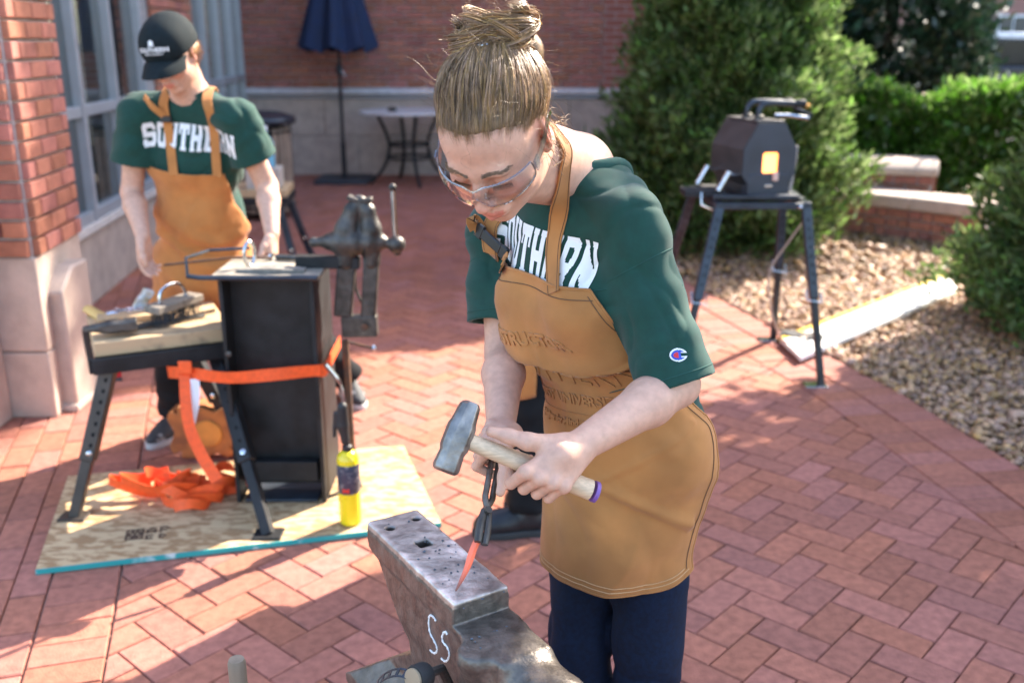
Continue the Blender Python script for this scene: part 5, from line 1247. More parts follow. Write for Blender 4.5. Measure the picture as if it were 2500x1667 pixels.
def eyes(r, parent, mb_col, brow=True):
    """lashes and brows as fine hairs"""
    mb = MB()
    for s in (-1, 1):
        for i in range(26):
            t = i/25; x = s*(.018+.027*t); z = -.0085+.0015*math.sin(t*3.1); y = .0895-.0075*t*t
            p = V3(x, y, z); d = nrm(V3(s*(.2+.6*t), 1, -.75+.2*t)); mb.tube([r.hc+r.HR@p, r.hc+r.HR@(p+d*.004), r.hc+r.HR@(p+d*.0085+V3(0, 0, .0012))], [.0007, .0005, .0002], 3)
    mb.build('eyelashes', mb_col, parent, smooth=None)
    for s in (-1, 1):
        mb = MB(); t = rng.uniform(0, 1, 130); x = s*(.010+.038*t); z = .0205+.0065*np.sin(t*2.6)+rng.normal(0, 1, 130)*.0020*(1-.5*t); y = .105-.018*t*t
        Y_ = r.HR[:, 1]; pp = r.hc+np.stack([x, y, z], 1)@r.HR.T; q, ok = trace(r.body, pp+Y_*.01, np.tile(-Y_, (130, 1)), tmax=.06)
        for i in np.flatnonzero(ok):
            dd = nrm(r.HR@V3(s*1, -.15-.45*t[i], .25-.5*t[i])); mb.tube([q[i]+Y_*.0002, q[i]+dd*.0035+Y_*.0008, q[i]+dd*.007+Y_*.0002], [.00055, .00045, .0002], 3)
        mb.build('eyebrow', mb_col, parent, smooth=None)
def pants_sdf(r, rt=.088, rk=.068, ra=.056, bunch=1.0):
    S = SDF(); S.ell(r.ax(1.0)-r.fw*.012, (.158, .118, .13), k=.04, M=r.T)
    for hp, kn, an_ in ((r.hpL, r.knL, r.anL), (r.hpR, r.knR, r.anR)):
        S.chain([hp, hp+(kn-hp)*.5, kn], [rt, rt*.93, rk], k=.008)
        u = nrm(an_-kn); e = an_-u*.005; S.fn(plane_cone(kn, e, rk, ra, e), np.minimum(kn, e)-.1, np.maximum(kn, e)+.1, k=.01)
    def f(p):
        z = p[:, 2]; w = .0045*pnoise(p*np.array([1, 1, 1.6]), 36, 51)+.007*np.clip(1-np.abs(pnoise(p*np.array([.7, .7, 1.4]), 30, 52))*2.4, 0, 1)**2-.003+.0035*bunch*np.sin(z*75+p[:, 0]*25+2*np.sin(p[:, 1]*30))*np.clip(1-np.abs(z-.10)/.2, .12, 1)
        return (S(p)+w)*.9
    f.bounds = S.bounds; return f
def shoe(name, an_, toe_dir, parent, m_up, m_sole, L=.28, boot=False, lace=None):
    t = nrm(toe_dir*V3(1, 1, 0)); x = V3(-t[1], t[0], 0); T = np.stack([x, t, V3(0, 0, 1)], 1); c = np.array([an_[0], an_[1], 0.0])
    S = SDF(); K = dict(R=T, c=c)
    S.ell((0, -.03, .045), (.037, .05, .045), k=.02, **K); S.ell((0, L*.38, .036), (.045, .085, .034), k=.03, **K); S.ell((0, L*.18, .055), (.038, .08, .045), k=.03, **K)
    S.cone((0, -.005, .06), (0, -.005, .13 if not boot else .22), .042, .048, k=.02, **K)
    if boot: S.ell((0, L*.44, .045), (.046, .06, .040), k=.02, **K)
    S.box((0, .1, -.05), (.2, .4, .065), op=1, k=.002, **K)
    up = sdf_obj(name, S, .0045, m_up, parent)
    P2 = SDF(); P2.ell((0, -.035, .012), (.041, .052, .5), k=.01, **K); P2.ell((0, L*.37, .012), (.049, .092, .5), k=.03, **K); P2.cone((0, -.02, .012), (0, L*.3, .012), .036, .044, k=.02, **K)
    top = SDF(); 
    g = lambda p: np.maximum(P2(p), np.abs(p[:, 2]-.0135)-.013)
    sdf_obj('sole', g, .0045, m_sole, up, lo=c-V3(.3, .3, .02), hi=c+V3(.35, .35, .05))
    return up
# ------------------------------------------------------------------ the woman at the anvil
w = Rig()
HRw = head_frame(46, 22, 0); HCw = P(1212, 326, 1.47)
w = rig(HR=HRw, hc=HCw, neck=P(1408, 405, 1.74), pelvis=P(1528, 1075, 1.88), shL=P(1530, 560, 1.63), shR=P(1222, 565, 1.90),
        elL=P(1652, 938, 1.62), wrL=P(1410, 1092, 1.49), elR=P(1232, 860, 1.88), wrR=P(1222, 1052, 1.70),
        hpL=P(1590, 1120, 1.84), hpR=P(1455, 1120, 1.96), knL=P(1578, 1640, 1.95), knR=P(1415, 1640, 2.03), anL=P(1560, 1640, 1.95)*[1, 1, 0]+V3(.0, .03, .10), anR=P(1420, 1640, 2.03)*[1, 1, 0]+V3(-.02, .04, .10))
wm = thing('person', 'woman in green shirt and tan apron holding a hammer over the anvil', 'person', (w.anL+w.anR)/2*[1, 1, 0])
HAM_A, HAM_B = P(1118, 1066, 1.455), P(1448, 1198, 1.50)             # hammer eye, end of handle
TON_J, TON_H = P(1180, 1288, 1.575), P(1214, 1100, 1.68)              # tong jaws, grip
S = body_sdf(w)
gC = HAM_A+(HAM_B-HAM_A)*.60; gA = nrm(HAM_A-HAM_B)
grip(S, gC, gA, V3(.05, -1, .45), w.wrL, rh=.0175, s=1.0)
grip(S, TON_H, nrm(TON_J-TON_H), V3(-.25, -1, .1), w.wrR, curl=V3(-1, .2, -.2), rh=.013, s=.97)
w.body = S
sdf_obj('body', S, .0021, m_skin, wm, paint=skin_paint(w), slack=1.5)
m_lash = mat('dark_lash', (.05, .03, .02), .6)
eyes(w, wm, mat('brow_hair', (.14, .08, .045), .6))
# shirt
m_green = mat('green_cotton', (.010, .050, .037), .85, var=.10, scale=60, bump=.06, bscale=700, sheen=.12, spec=.25)
m_dgreen = mat('green_rib', (.010, .058, .045), .9, var=.15, scale=90)
ws_f = shirt_sdf(w, bust=1, slv=(1.0, .74), sl_r=(.066, .070), neck_r=.076, cfw=.03)
sdf_obj('shirt', ws_f, .0032, m_green, wm, slack=1.7)
collar('collar', w, ws_f, m_dgreen, wm, rad=.086, h=.02)
V_, F_ = block_word('SOUTHERN', .0300, .078, .0045, .016)
m_print = mat('white_print', (.80, .80, .79), .75, var=.04, scale=40)
tO = trace(ws_f, C_O, ray(1292, 640))[0][0]; tX = nrm(-w.rt-w.up*.26); tY = nrm(w.up-w.rt*.26); tD = -w.fw
def lay_print(name, V_, F_, O, X, Y, D, f, off, m, parent, flip=False):
    q, ok = drape(V_, O, X, Y, D, f, off); g = ok[F_].all(1); F2 = F_[g]
    l = np.linalg.norm(q[F2]-q[F2].mean(1, keepdims=True), axis=2).max(1); F2 = F2[l < .03]
    return obj(name, np_mesh(name, q, F2), m, parent)
lay_print('shirt_lettering', V_, F_, tO-tY*.034, tX, tY, tD, ws_f, .0012, m_print, wm)
# sleeve emblem: white C outline, blue field, red half
eO = trace(ws_f, C_O, ray(1655, 866))[0][0]; eN = grad(ws_f, eO[None])[0]; eN = nrm(eN*V3(1, 1, .3)); eX = nrm(np.cross(V3(0, 0, 1), eN)); eX = eX if eX[0] > 0 else -eX; eY = nrm(np.cross(eN, eX)); eY = eY if eY[2] > 0 else -eY
def patch(test, nx=46, ny=34, wx=.030, wy=.021):
    V, F = [], []
    for i in range(nx):
        for j in range(ny):
            x, y = ((i+.5)/nx*2-1), ((j+.5)/ny*2-1)
            if test(x, y):
                b = len(V)
                for a, c in ((0, 0), (1, 0), (1, 1), (0, 1)): V.append((((i+a)/nx*2-1)*wx/2, ((j+c)/ny*2-1)*wy/2, 0))
                F.append((b, b+1, b+2, b+3))
    return np.array(V), np.array(F)
ell_ = lambda x, y, a, b, cx=0: ((x-cx)/a)**2+(y/b)**2 <= 1
cut = lambda x, y, g: (x > .30) and (abs(y) < .36-g)
outer = lambda x, y: ell_(x, y, .98, .98) and not cut(x, y, .14)
inner = lambda x, y: ell_(x, y, .78, .74, -.03) and not cut(x, y, -.06)
core = lambda x, y: ell_(x, y, .52, .44, -.06)
for nm, ts, m, off in (('emblem_border', outer, m_print, .0010), ('emblem_blue', lambda x, y: inner(x, y) and not (core(x, y) and x < .0), mat('emblem_blue', (.02, .06, .42), .6), .0018), ('emblem_red', lambda x, y: core(x, y) and x < .0, mat('emblem_red', (.60, .015, .03), .6), .0020)):
    a, b = patch(ts); lay_print(nm, a, b, eO, eX, eY, -eN, ws_f, off, m, wm)
for (e, u), nm in zip(ws_f.ends, 'LR'):
    fr = frame(u); pts = [e-u*.016+fr[:, 0]*math.cos(a)*.2+fr[:, 1]*math.sin(a)*.2 for a in np.linspace(0, 6.283, 48, endpoint=False)]
    c = e-u*.016; d = [nrm(c-p) for p in pts]; q, ok = trace(ws_f, np.array(pts), np.array(d), tmax=.2)
    MB().tube(q, .0011, 4, closed=True).build('sleeve_seam', m_dgreen, wm)
for sh, el, t_ in ((w.shL, w.elL, .24), (w.shR, w.elR, .2)):
    u = nrm(el-sh+V3(.05, 0, .0)); c = sh+(el-sh)*t_; fr = frame(u); a_ = np.linspace(0, 6.283, 60, endpoint=False); d = np.cos(a_)[:, None]*fr[:, 0]+np.sin(a_)[:, None]*fr[:, 1]
    q, ok = trace(ws_f, c+d*.2, -d, tmax=.2); ok &= np.linalg.norm(q-c, axis=1) < .1
    run = np.flatnonzero(ok & ((d@w.rt)*(-1 if sh is w.shL else 1) > -.35))
    q = q[run[np.argsort(np.arctan2(d[run]@fr[:, 1], d[run]@fr[:, 0]))]]
    st_ = np.argmax(np.linalg.norm(np.diff(np.vstack([q, q[:1]]), axis=0), axis=1)); q = np.roll(q, -st_-1, 0)
    MB().tube(q, .0010, 4).build('shoulder_seam', m_dgreen, wm)
# jeans and shoes
m_jean = mat('navy_denim', (.0042, .0105, .029), .85, var=.28, scale=110, bump=.1, bscale=500, spec=.25)
wp_f = pants_sdf(w, .083, .063, .058, .6)
sdf_obj('jeans', wp_f, .0042, m_jean, wm, slack=1.6)
m_sole = mat('shoe_sole', (.03, .03, .03), .8); m_shoe = mat('dark_shoe', (.025, .022, .02), .6)
for an_ in (w.anL, w.anR): shoe('shoe', an_, V3(-.35, -1, 0), wm, m_shoe, m_sole, .25)
# apron
m_duck = mat('tan_duck', (.42, .18, .055), .85, var=.16, scale=9, bump=.10, bscale=900, sheen=.15, spec=.25)
m_stitch = mat('pale_stitch', (.55, .33, .16), .8, var=.1); m_dstitch = mat('dark_stitch', (.12, .06, .03), .8)
sup = SDF(); kmid = (w.knL+w.knR)/2
wt_f = shirt_sdf(w, bust=1, neck_r=.076, sleeves=False, cfw=.03)
def w_sup(p):
    a = wt_f(p); b = wp_f(p); h = np.clip(.5+.5*(a-b)/.05, 0, 1); d = a*(1-h)+b*h-.05*h*(1-h)
    c = W_FILL(p); k = .04; h = np.clip(.5+.5*(d-c)/k, 0, 1); return d*(1-h)+c*h-k*h*(1-h)
W_FILL = SDF(); W_FILL.chain([w.pelvis+w.fw*.02, (w.hpL+w.hpR)/2*.4+kmid*.6+w.fw*.045], [.12, .10], k=.03)
fwb = nrm(w.fw*V3(1, 1, 0)); hem_c = (w.hpL+w.hpR)/2*.54+kmid*.46
def wfold(U, V):
    z = np.zeros_like(U)
    ov = V-.265+.02*U+.012*np.sin(U*5); z += .026*np.exp(-(np.minimum(ov, 0)/.06)**2)*np.exp(-(np.maximum(ov, 0)/.010)**2)*np.clip(1-(U*.9)**2, 0, 1)   # crease at the waist
    z += .010*np.sin(U*8+V*4+1.2*np.sin(V*9))*np.clip((V-.5)/.3, 0, 1)+.012*np.exp(-((V-.62+.28*(U+.2))/.022)**2)*np.clip(-U*1.5+.3, 0, 1)*(U > -.9)
    z += .004*np.exp(-((V-.63-.14*U)/.012)**2)*(U < .1)*(U > -.9)
    return z
w.fold_fn = wfold
ap, AG, AN = apron(w, w_sup, 'apron', 150, 110, .0, ([0, .12, .40, .55, 1], [64, 68, 94, 102, 98], [20, 15, 2, -4, -4]), tilt=.055, off=.007, mat_=m_duck, parent=wm, skirt=[w.ax(.285), w.ax(.5), w.ax(.8), w.pelvis, hem_c], fwb=fwb, hem_round=.06)
def seam(Gd, Nd, pts, r, m, nm, parent, lift=.0008):
    MB().tube(np.array([Gd[i, j]+Nd[i, j]*lift for i, j in pts]), r, 5).build(nm, m, parent)
R_, C_ = AG.shape[:2]
for ins in (2, 4):
    seam(AG, AN, [(R_-1-ins, j) for j in range(ins, C_-ins)], .0008, m_stitch, 'hem_stitch', ap)
seam(AG, AN, [(5, j) for j in range(2, C_-2)], .0009, m_dstitch, 'bib_stitch', ap)
for j in (3, C_-4): seam(AG, AN, [(i, j) for i in range(3, R_-3)], .0008, m_dstitch, 'side_stitch', ap)
seam(AG, AN, [(0, j) for j in range(C_)], .0028, m_duck, 'bib_binding', ap, 0)
seam(AG, AN, [(R_-1, j) for j in range(C_)], .0022, m_duck, 'hem_binding', ap, 0)
for j in (0, C_-1): seam(AG, AN, [(i, j) for i in range(R_)], .0020, m_duck, 'side_binding', ap, 0)
# raised lettering follows the sheet: (column, row) of the grid
arcu = lambda row: np.r_[0, np.cumsum(np.linalg.norm(np.diff(AG[row], axis=0), axis=1))]
arcv = np.r_[0, np.cumsum(np.linalg.norm(np.diff(AG[:, C_//2], axis=0), axis=1))]
arcs_ = np.array([arcu(i)-arcu(i)[C_//2] for i in range(R_)])
def on_sheet(v, row0, du=0.0):
    s0 = arcv[row0]; out = []
    for x, y, z in v:
        i = np.interp(s0-y, arcv, np.arange(R_)); i0 = min(int(i), R_-2); ti = i-i0
        au = arcs_[i0]*(1-ti)+arcs_[i0+1]*ti; j = np.interp(du-x*SGN, au, np.arange(C_)); j0 = min(int(j), C_-2); tj = j-j0
        bl = lambda A: (A[i0, j0]*(1-ti)+A[i0+1, j0]*ti)*(1-tj)+(A[i0, j0+1]*(1-ti)+A[i0+1, j0+1]*ti)*tj
        out.append(bl(AG)+nrm(bl(AN))*(z+.0012))
    return np.array(out)
SGN = 1 if (AG[40, -1]-AG[40, 0])@w.rt > 0 else -1
def emboss(txt, size, row, du=0.0, nm='raised_lettering', bold=.0006, ex=.0016, arch=0.0):
    v, f = text_faces(txt, size, ex, bold)
    if arch: v[:, 1] -= arch*(v[:, 0]/.1)**2
    obj(nm, np_mesh(nm, on_sheet(v, row, du), f, False), m_duck, ap)
def row_at(px, py):     # grid cell of the sheet seen at a photo point
    r = nrm(ray(px, py)); d = (AG-C_O); t = d@r; e = np.linalg.norm(d-t[..., None]*r, axis=2)+.2*t; i = np.unravel_index(e.argmin(), e.shape); return i
i_, j_ = row_at(1335, 845); emboss('INSTRUCTOR', .034, i_, 0, bold=.0012)
i_, j_ = row_at(1400, 935); emboss('SOUTHERN', .066, i_, 0, bold=.0004)
i_, j_ = row_at(1400, 985); emboss('BAPTIST UNIVERSITY', .027, i_)
i_, j_ = row_at(1400, 1035); emboss('Higher for Mind & Soul', .018, i_, bold=.0008)
i_, j_ = row_at(1400, 1005); seam(AG, AN, [(i_, j) for j in range(C_//2-34, C_//2+34)], .0012, m_duck, 'raised_rule', ap, .0006)
# straps
def hit(f, px, py, off=0.0): return trace(f, C_O, ray(px, py), off=off)[0][0]
wb_f = lambda p: np.minimum(ws_f(p), S_body(p)); S_body = w.body
def strap(pts, nm='apron_strap', wdt=.031, wd=None):
    p = spline(np.array(pts), 30); n = grad(wb_f, p); t = np.gradient(p, axis=0); t /= np.linalg.norm(t, axis=1)[:, None]
    wv = np.cross(n, t)
    for _ in range(4): wv[1:-1] = (wv[:-2]+wv[1:-1]+wv[2:])/3
    o = MB().ribbon(p, wv, wdt, .0028).build(nm, m_duck, wm)
    nn_ = np.cross(t, wv); nn_ /= np.linalg.norm(nn_, axis=1)[:, None]; sg = np.sign((nn_*n).sum(1).mean())
    for s in (-1, 1): MB().tube(p+wv/np.linalg.norm(wv, axis=1)[:, None]*s*(wdt/2-.003)+nn_*sg*.0016, .0006, 4).build('strap_stitch', m_dstitch, o)
    return o
tl = AG[0, C_//2+int(SGN*-.30*C_)]; 
def bib_at(px): 
    q = AG[0]-C_O; x = 1250+CAM_F*(q@C_R)/(q@C_FW); j = np.abs(x-px).argmin(); return AG[3, j]+AN[3, j]*.002
nmid = (w.hc+w.HR@V3(0, -.022, -.05))*.7+w.neck*.3
def round_neck(a, b):
    d = nrm(w.rt*a+w.fw*b); return trace(wb_f, nmid+d*.2, -d, tmax=.2, off=.004)[0][0]
sR = [bib_at(1345), hit(ws_f, 1350, 610, .004), hit(ws_f, 1360, 545, .004), hit(wb_f, 1372, 470, .005), hit(wb_f, 1380, 415, .005), hit(wb_f, 1386, 370, .006), w.hc+w.HR@V3(-.058, -.075, -.098), w.hc+w.HR@V3(-.030, -.098, -.088), w.hc+w.HR@V3(.02, -.095, -.09)]
strap(sR)
sL = [bib_at(1208), hit(ws_f, 1202, 625, .004), hit(ws_f, 1194, 585, .005), hit(ws_f, 1200, 545, .006), hit(ws_f, 1226, 515, .006), hit(ws_f, 1246, 500, .006), round_neck(1, .1), round_neck(.7, -.7)]
strap(sL)
b0_, b1_ = hit(ws_f, 1165, 558, .014), hit(ws_f, 1236, 622, .012); bd = nrm(b1_-b0_); bn = grad(wb_f, ((b0_+b1_)/2)[None])[0]; bn = nrm(bn-bd*(bn@bd)); bx = np.cross(bd, bn); BR = np.stack([bx, bd, bn], 1)
Lb = np.linalg.norm(b1_-b0_); m_buck = mat('black_plastic', (.012, .012, .013), .35, var=.1)
bk = MB().box((b0_+b1_)/2, (.020, Lb*.62, .007), BR).build('strap_buckle', m_buck, wm, bevel=.002)
MB().box(b0_+bd*Lb*.10, (.026, Lb*.22, .009), BR).build('buckle_end', m_buck, bk, bevel=.002)
MB().box(b0_+bd*Lb*.92, (.024, Lb*.2, .009), BR).build('buckle_end', m_buck, bk, bevel=.002)
lp = spline([b0_+bn*.004, b0_+bn*.012+V3(.0, 0, .014), b0_+bx*.012+bn*.01+V3(.008, 0, .024), b0_+bx*.022+bn*.006+V3(.02, 0, .012), b0_+bx*.012+bn*.004+V3(.012, 0, -.006)], 18)
MB().ribbon(lp, np.tile(bx*.6+bn*.5, (18, 1)), .024, .0025).build('strap_loop', m_duck, wm)
lp = spline([b1_+bn*.004, b1_+bn*.012+V3(.006, 0, -.008), b1_+V3(-.004, 0, -.022)+bn*.006, bib_at(1208)+V3(.004, 0, -.004)], 16)
MB().ribbon(lp, np.tile(bx, (16, 1)), .024, .0025).build('strap_loop', m_duck, wm)
# ------------------------------------------------------------------ her hair, glasses, hammer, tongs
def strands(paths, rad, nside=3):
    """paths: (n, m, 3) -> one mesh of thin tapering tubes"""
    n, m, _ = paths.shape; t = np.gradient(paths, axis=1); t /= np.maximum(np.linalg.norm(t, axis=2), 1e-9)[..., None]
    ref = np.array([.31, .52, .79]); x = np.cross(t, ref); x /= np.maximum(np.linalg.norm(x, axis=2), 1e-9)[..., None]; y = np.cross(t, x)
    tp = rad[:, None]*np.clip(np.minimum(1, np.minimum((1.02-np.linspace(0, 1, m))*5, np.linspace(0, 1, m)*5+.12)), .1, 1)[None]
    v = np.stack([paths+(x*math.cos(a)+y*math.sin(a))*tp[..., None] for a in np.arange(nside)*2*math.pi/nside], 2)
    idx = np.arange(n*m*nside).reshape(n, m, nside); f = []
    for k in range(nside):
        k2 = (k+1) % nside; f.append(np.stack([idx[:, :-1, k], idx[:, :-1, k2], idx[:, 1:, k2], idx[:, 1:, k]], -1).reshape(-1, 4))
    return v.reshape(-1, 3), np.vstack(f)
m_hair = mat('brown_hair', (.32, .185, .085), .40, var=.3, scale=40, rand=.5, hue=.012, spec=.4)
m_hairb = mat('hair_under', (.21, .125, .06), .6, var=.35, scale=60)
HW = lambda q: np.asarray(q)@HRw.T+HCw
HE = np.array([.0785, .1005, .0870]); HO = np.array([0, -.014, .030])          # hair ellipsoid in head space
BUN = np.array([.006, -.100, .092]); bdir = (BUN-HO)/HE; bdir /= np.linalg.norm(bdir)
def hairline(d, j=0.0):    # d unit dir on the ellipsoid -> True where hair grows
    x, y, z = d.T; z = z-j
    fr = .50+.06*np.abs(x)-.34*np.clip(np.abs(x)-.55, 0, 1)+.03*np.sin(x*23)+.02*np.sin(x*51)
    return (z > fr-.75*np.clip(.80-y, 0, 2)-.0) & ~((y > .18) & (z < .30-.2*(np.abs(x) > .8)))
def hp_cap(p):
    q = (p-HCw)@HRw; d = (q-HO)/HE; u = d/np.maximum(np.linalg.norm(d, axis=1), 1e-6)[:, None]; x, y, z = u.T
    fr = .56+.10*np.abs(x)-.30*np.clip(np.abs(x)-.62, 0, 1)-.75*np.clip(.80-y, 0, 2)
    m = np.maximum((fr-z)*.09, np.where(y > .18, (.30-.2*(np.abs(x) > .8)-z)*.09, -1)); mg = np.clip(-m/.09, 0, 1)
    return np.maximum(w.body(p)-.0025*(1-np.exp(-mg/.12)), m)*.8
hr = sdf_obj('hair', hp_cap, .003, m_hairb, wm, lo=HCw-.16, hi=HCw+.17, slack=2.2)
# combed strands from the hairline back to the bun
N = 16000; d = rng.normal(size=(N, 3)); d /= np.linalg.norm(d, axis=1)[:, None]; d = d[hairline(d, rng.normal(.02, .045, N))][:6800]
edge = []                                                                     # extra strands rooted along the hairline
for _ in range(30000):
    if len(edge) > 1300: break
    q = rng.normal(size=3); q /= np.linalg.norm(q)
    if q[1] > -.2 and hairline(q[None], rng.normal(-.02, .05))[0] and not hairline((q+np.array([0, .05, -.07]))[None]/np.linalg.norm(q+np.array([0, .05, -.07])))[0]: edge.append(q)
d = np.vstack([d, np.array(edge)]) if edge else d
m = 15; t = np.linspace(0, 1, m); n = len(d)
om = np.arccos(np.clip(d@bdir, -1, 1))[:, None]
sl = (np.sin((1-t)[None]*om)/np.sin(om))[..., None]*d[:, None]+(np.sin(t[None]*om)/np.sin(om))[..., None]*bdir
lift = .004+rng.uniform(0, .012, (n, 1))*np.sin(np.pi*np.clip(t*.95+.03, 0, 1))[None]+.010*(t**3)[None]
ph = rng.uniform(0, 6.28, (n, 1)); lock = np.floor(np.arctan2(d[:, 0], d[:, 2])*9)[:, None]
wav = .0016*np.sin(ph+t[None]*7)+.0022*np.sin(lock*2.1+t[None]*5)
rt_ = 1-np.exp(-t/.10)[None, :, None]; pl = HO+sl*(HE*(.86+.105*rt_)+lift[..., None]*rt_+wav[..., None]*rt_)
side = np.cross(d, bdir); side /= np.maximum(np.linalg.norm(side, axis=1), 1e-6)[:, None]
pl = pl+side[:, None]*(.004*np.sin(lock*1.7+t[None]*4)+.0018*np.sin(ph*2+t[None]*9))[..., None]*rt_
wl = HW(pl.reshape(-1, 3)); cw = HW(HO); rd = wl-cw; rl = np.linalg.norm(rd, axis=1); rd /= rl[:, None]      # keep every strand just above the scalp
hit_, ok_ = trace(w.body, cw+rd*.17, -rd, tmax=.14, it=24); sk = np.linalg.norm(hit_-cw, axis=1)+.0012+.0045*np.tile(1-np.exp(-t/.12), n)*np.repeat(rng.uniform(.3, 1.6, n), m)
pl = ((np.where(rl < sk, sk, rl)[:, None]*rd+cw-HCw)@HRw).reshape(pl.shape)
V_, F_ = strands(HW(pl.reshape(-1, 3)).reshape(pl.shape), np.r_[rng.uniform(.0003, .0007, n-len(edge)), rng.uniform(.00025, .0005, len(edge))])
obj('combed_strands', np_mesh('combed_strands', V_, F_), m_hair, hr, kind='stuff')
# bun: messy coils round a core
BW = HW(BUN+np.array([0, .002, .003])); bax = nrm(HRw@nrm(BUN-HO)); bfr = frame(bax)
core = SDF(); core.ell(BW, (.044, .040, .026), k=.01, M=bfr); core.ell(BW+bfr@V3(.022, .0, .010), (.022, .022, .018), k=.02, M=bfr)
bun = sdf_obj('bun', lambda p: (core(p)+.004*pnoise(p, 70, 61))*.8, .004, m_hairb, wm, lo=BW-.1, hi=BW+.1)
nl, per, m = 74, 46, 18; t = np.linspace(0, 1, m)[None, None]                # locks wound in differing planes
th = rng.uniform(0, 6.28, (nl, 1, 1)); L = rng.uniform(1.8, 4.0, (nl, 1, 1))*np.where(rng.uniform(size=(nl, 1, 1)) < .8, 1, -1); rr = rng.uniform(.026, .048, (nl, 1, 1)); zz = rng.uniform(-.024, .020, (nl, 1, 1)); tl = np.clip(rng.normal(0, .42, (2, nl, 1, 1)), -.7, .7)
off = rng.normal(0, .0042, (2, nl, per, 1))*(.6+.6*np.sin(np.pi*t)); an = th+L*t+rng.normal(0, .05, (nl, per, 1))
rad = rr*np.sqrt(np.clip(1-(zz/.056)**2, .2, 1))*(1+.12*np.sin(2*an+th*3))+off[0]+.003*np.sin(an*5+th*7)
x = rad*np.cos(an); y = rad*np.sin(an); z = zz+tl[0]*x+tl[1]*y+off[1]
lobe = np.where(rng.uniform(size=(nl, 1, 1)) < .35, -.012, 0.010)
pb = np.stack([x+lobe, y*.95, z*.85+lobe*.35], -1).reshape(nl*per, m, 3); n = nl*per
V_, F_ = strands((BW+pb.reshape(-1, 3)@bfr.T).reshape(pb.shape), rng.uniform(.00035, .0008, n))
obj('bun_strands', np_mesh('bun_strands', V_, F_), m_hair, bun, kind='stuff')
# loose flyaway hairs and curls by the ears
n = 420; d = rng.normal(size=(n, 3)); d /= np.linalg.norm(d, axis=1)[:, None]; d[:, 2] = np.abs(d[:, 2])*.9+.05; d[:, 1] = d[:, 1]*.7-.25; d /= np.linalg.norm(d, axis=1)[:, None]
m = 12; t = np.linspace(0, 1, m)[None, :, None]; L = rng.uniform(.012, .05, (n, 1, 1)); c1 = rng.normal(0, 1, (n, 1, 3)); c2 = rng.normal(0, 1, (n, 1, 3))
base = HO+d*HE*1.03; base[:90] = BUN+rng.normal(0, .026, (90, 3))
pf = base[:, None]+d[:, None]*L*t*.8+c1*.012*np.sin(t*5.0+c2)*t+c2*.020*t*t
V_, F_ = strands(HW(pf.reshape(-1, 3)).reshape(pf.shape), np.full(n, .00011))
obj('flyaway_hairs', np_mesh('flyaway_hairs', V_, F_), m_hair, hr, kind='stuff')
n = 90; s = np.where(np.arange(n) < 60, -1, 1); base = np.stack([s*(.074+rng.uniform(0, .006, n)), rng.uniform(-.05, .03, n), rng.uniform(-.02, .035, n)], 1)
t = np.linspace(0, 1, 14)[None, :]; r0 = rng.uniform(.004, .012, (n, 1)); ph = rng.uniform(0, 6.28, (n, 1)); L = rng.uniform(.03, .085, (n, 1))
pe = np.stack([base[:, :1]+s[:, None]*.014*t+r0*.5*np.sin(ph+t*5), base[:, 1:2]-.018*t+r0*np.cos(ph+t*7), base[:, 2:]-L*t+r0*.6*np.sin(ph+t*8)], -1)
V_, F_ = strands(HW(pe.reshape(-1, 3)).reshape(pe.shape), np.full(n, .0003))
obj('ear_curls', np_mesh('ear_curls', V_, F_), m_hair, hr, kind='stuff')
clp = thing('hair_clip', 'small silver hair clip in the brown bun', 'hair clip', HW(np.array([.0, -.07, .13])))
# placed at the front foot of the bun
cq = HW(HO+(HE+.014)*nrm(bdir*1.0+np.array([-.03, .42, .2])))
MB().box(cq, (.013, .009, .006), HRw).build('clasp', m_bright, clp, bevel=.002)
MB().tube([cq-HRw[:, 0]*.012, cq, cq+HRw[:, 0]*.014], .0016, 6).build('pin', m_bright, clp)
# safety glasses
gl = thing('safety_glasses', 'clear wraparound safety glasses worn by the woman', 'glasses', HW(np.array([0, .10, 0])))
m_lens = glassy('clear_lens', (.97, .97, .98), .02, 1.5); m_temple = glassy('clear_temple', (.80, .82, .85), .15, 2.6)
nu, nv = 61, 13; th = np.linspace(-1.22, 1.22, nu); Gd = np.zeros((nu, nv, 3))
for i, a in enumerate(th):
    nose = math.exp(-(a/.13)**2); zt = .017-.006*nose-.004*(a/1.2)**2; zb = -.030+.022*nose+.012*(abs(a)/1.22)**3
    for j, s in enumerate(np.linspace(0, 1, nv)):
        z = zb+(zt-zb)*s; bul = .004*math.sin(math.pi*s)
        Gd[i, j] = ((.078+bul)*math.sin(a), .030+(.083+bul)*math.cos(a)+.003*nose-.10*(abs(a)>9)*0 - .12*(z+.006)*0, z)
gv = HW(Gd.reshape(-1, 3)); idx = np.arange(nu*nv).reshape(nu, nv); gfc = np.stack([idx[:-1, :-1], idx[1:, :-1], idx[1:, 1:], idx[:-1, 1:]], -1).reshape(-1, 4)
ln = obj('lens', np_mesh('lens', gv, gfc), m_lens, gl); sm = ln.modifiers.new('thick', 'SOLIDIFY'); sm.thickness = .0018
m_rim = glassy('lens_edge', (.72, .75, .80), .08, 3.5)
rim = np.vstack([Gd[:, 0], Gd[-1, 1:], Gd[::-1, -1][1:], Gd[0, ::-1][1:-1]])
MB().tube(HW(rim), .0013, 6, closed=True).build('lens_rim', m_rim, gl)
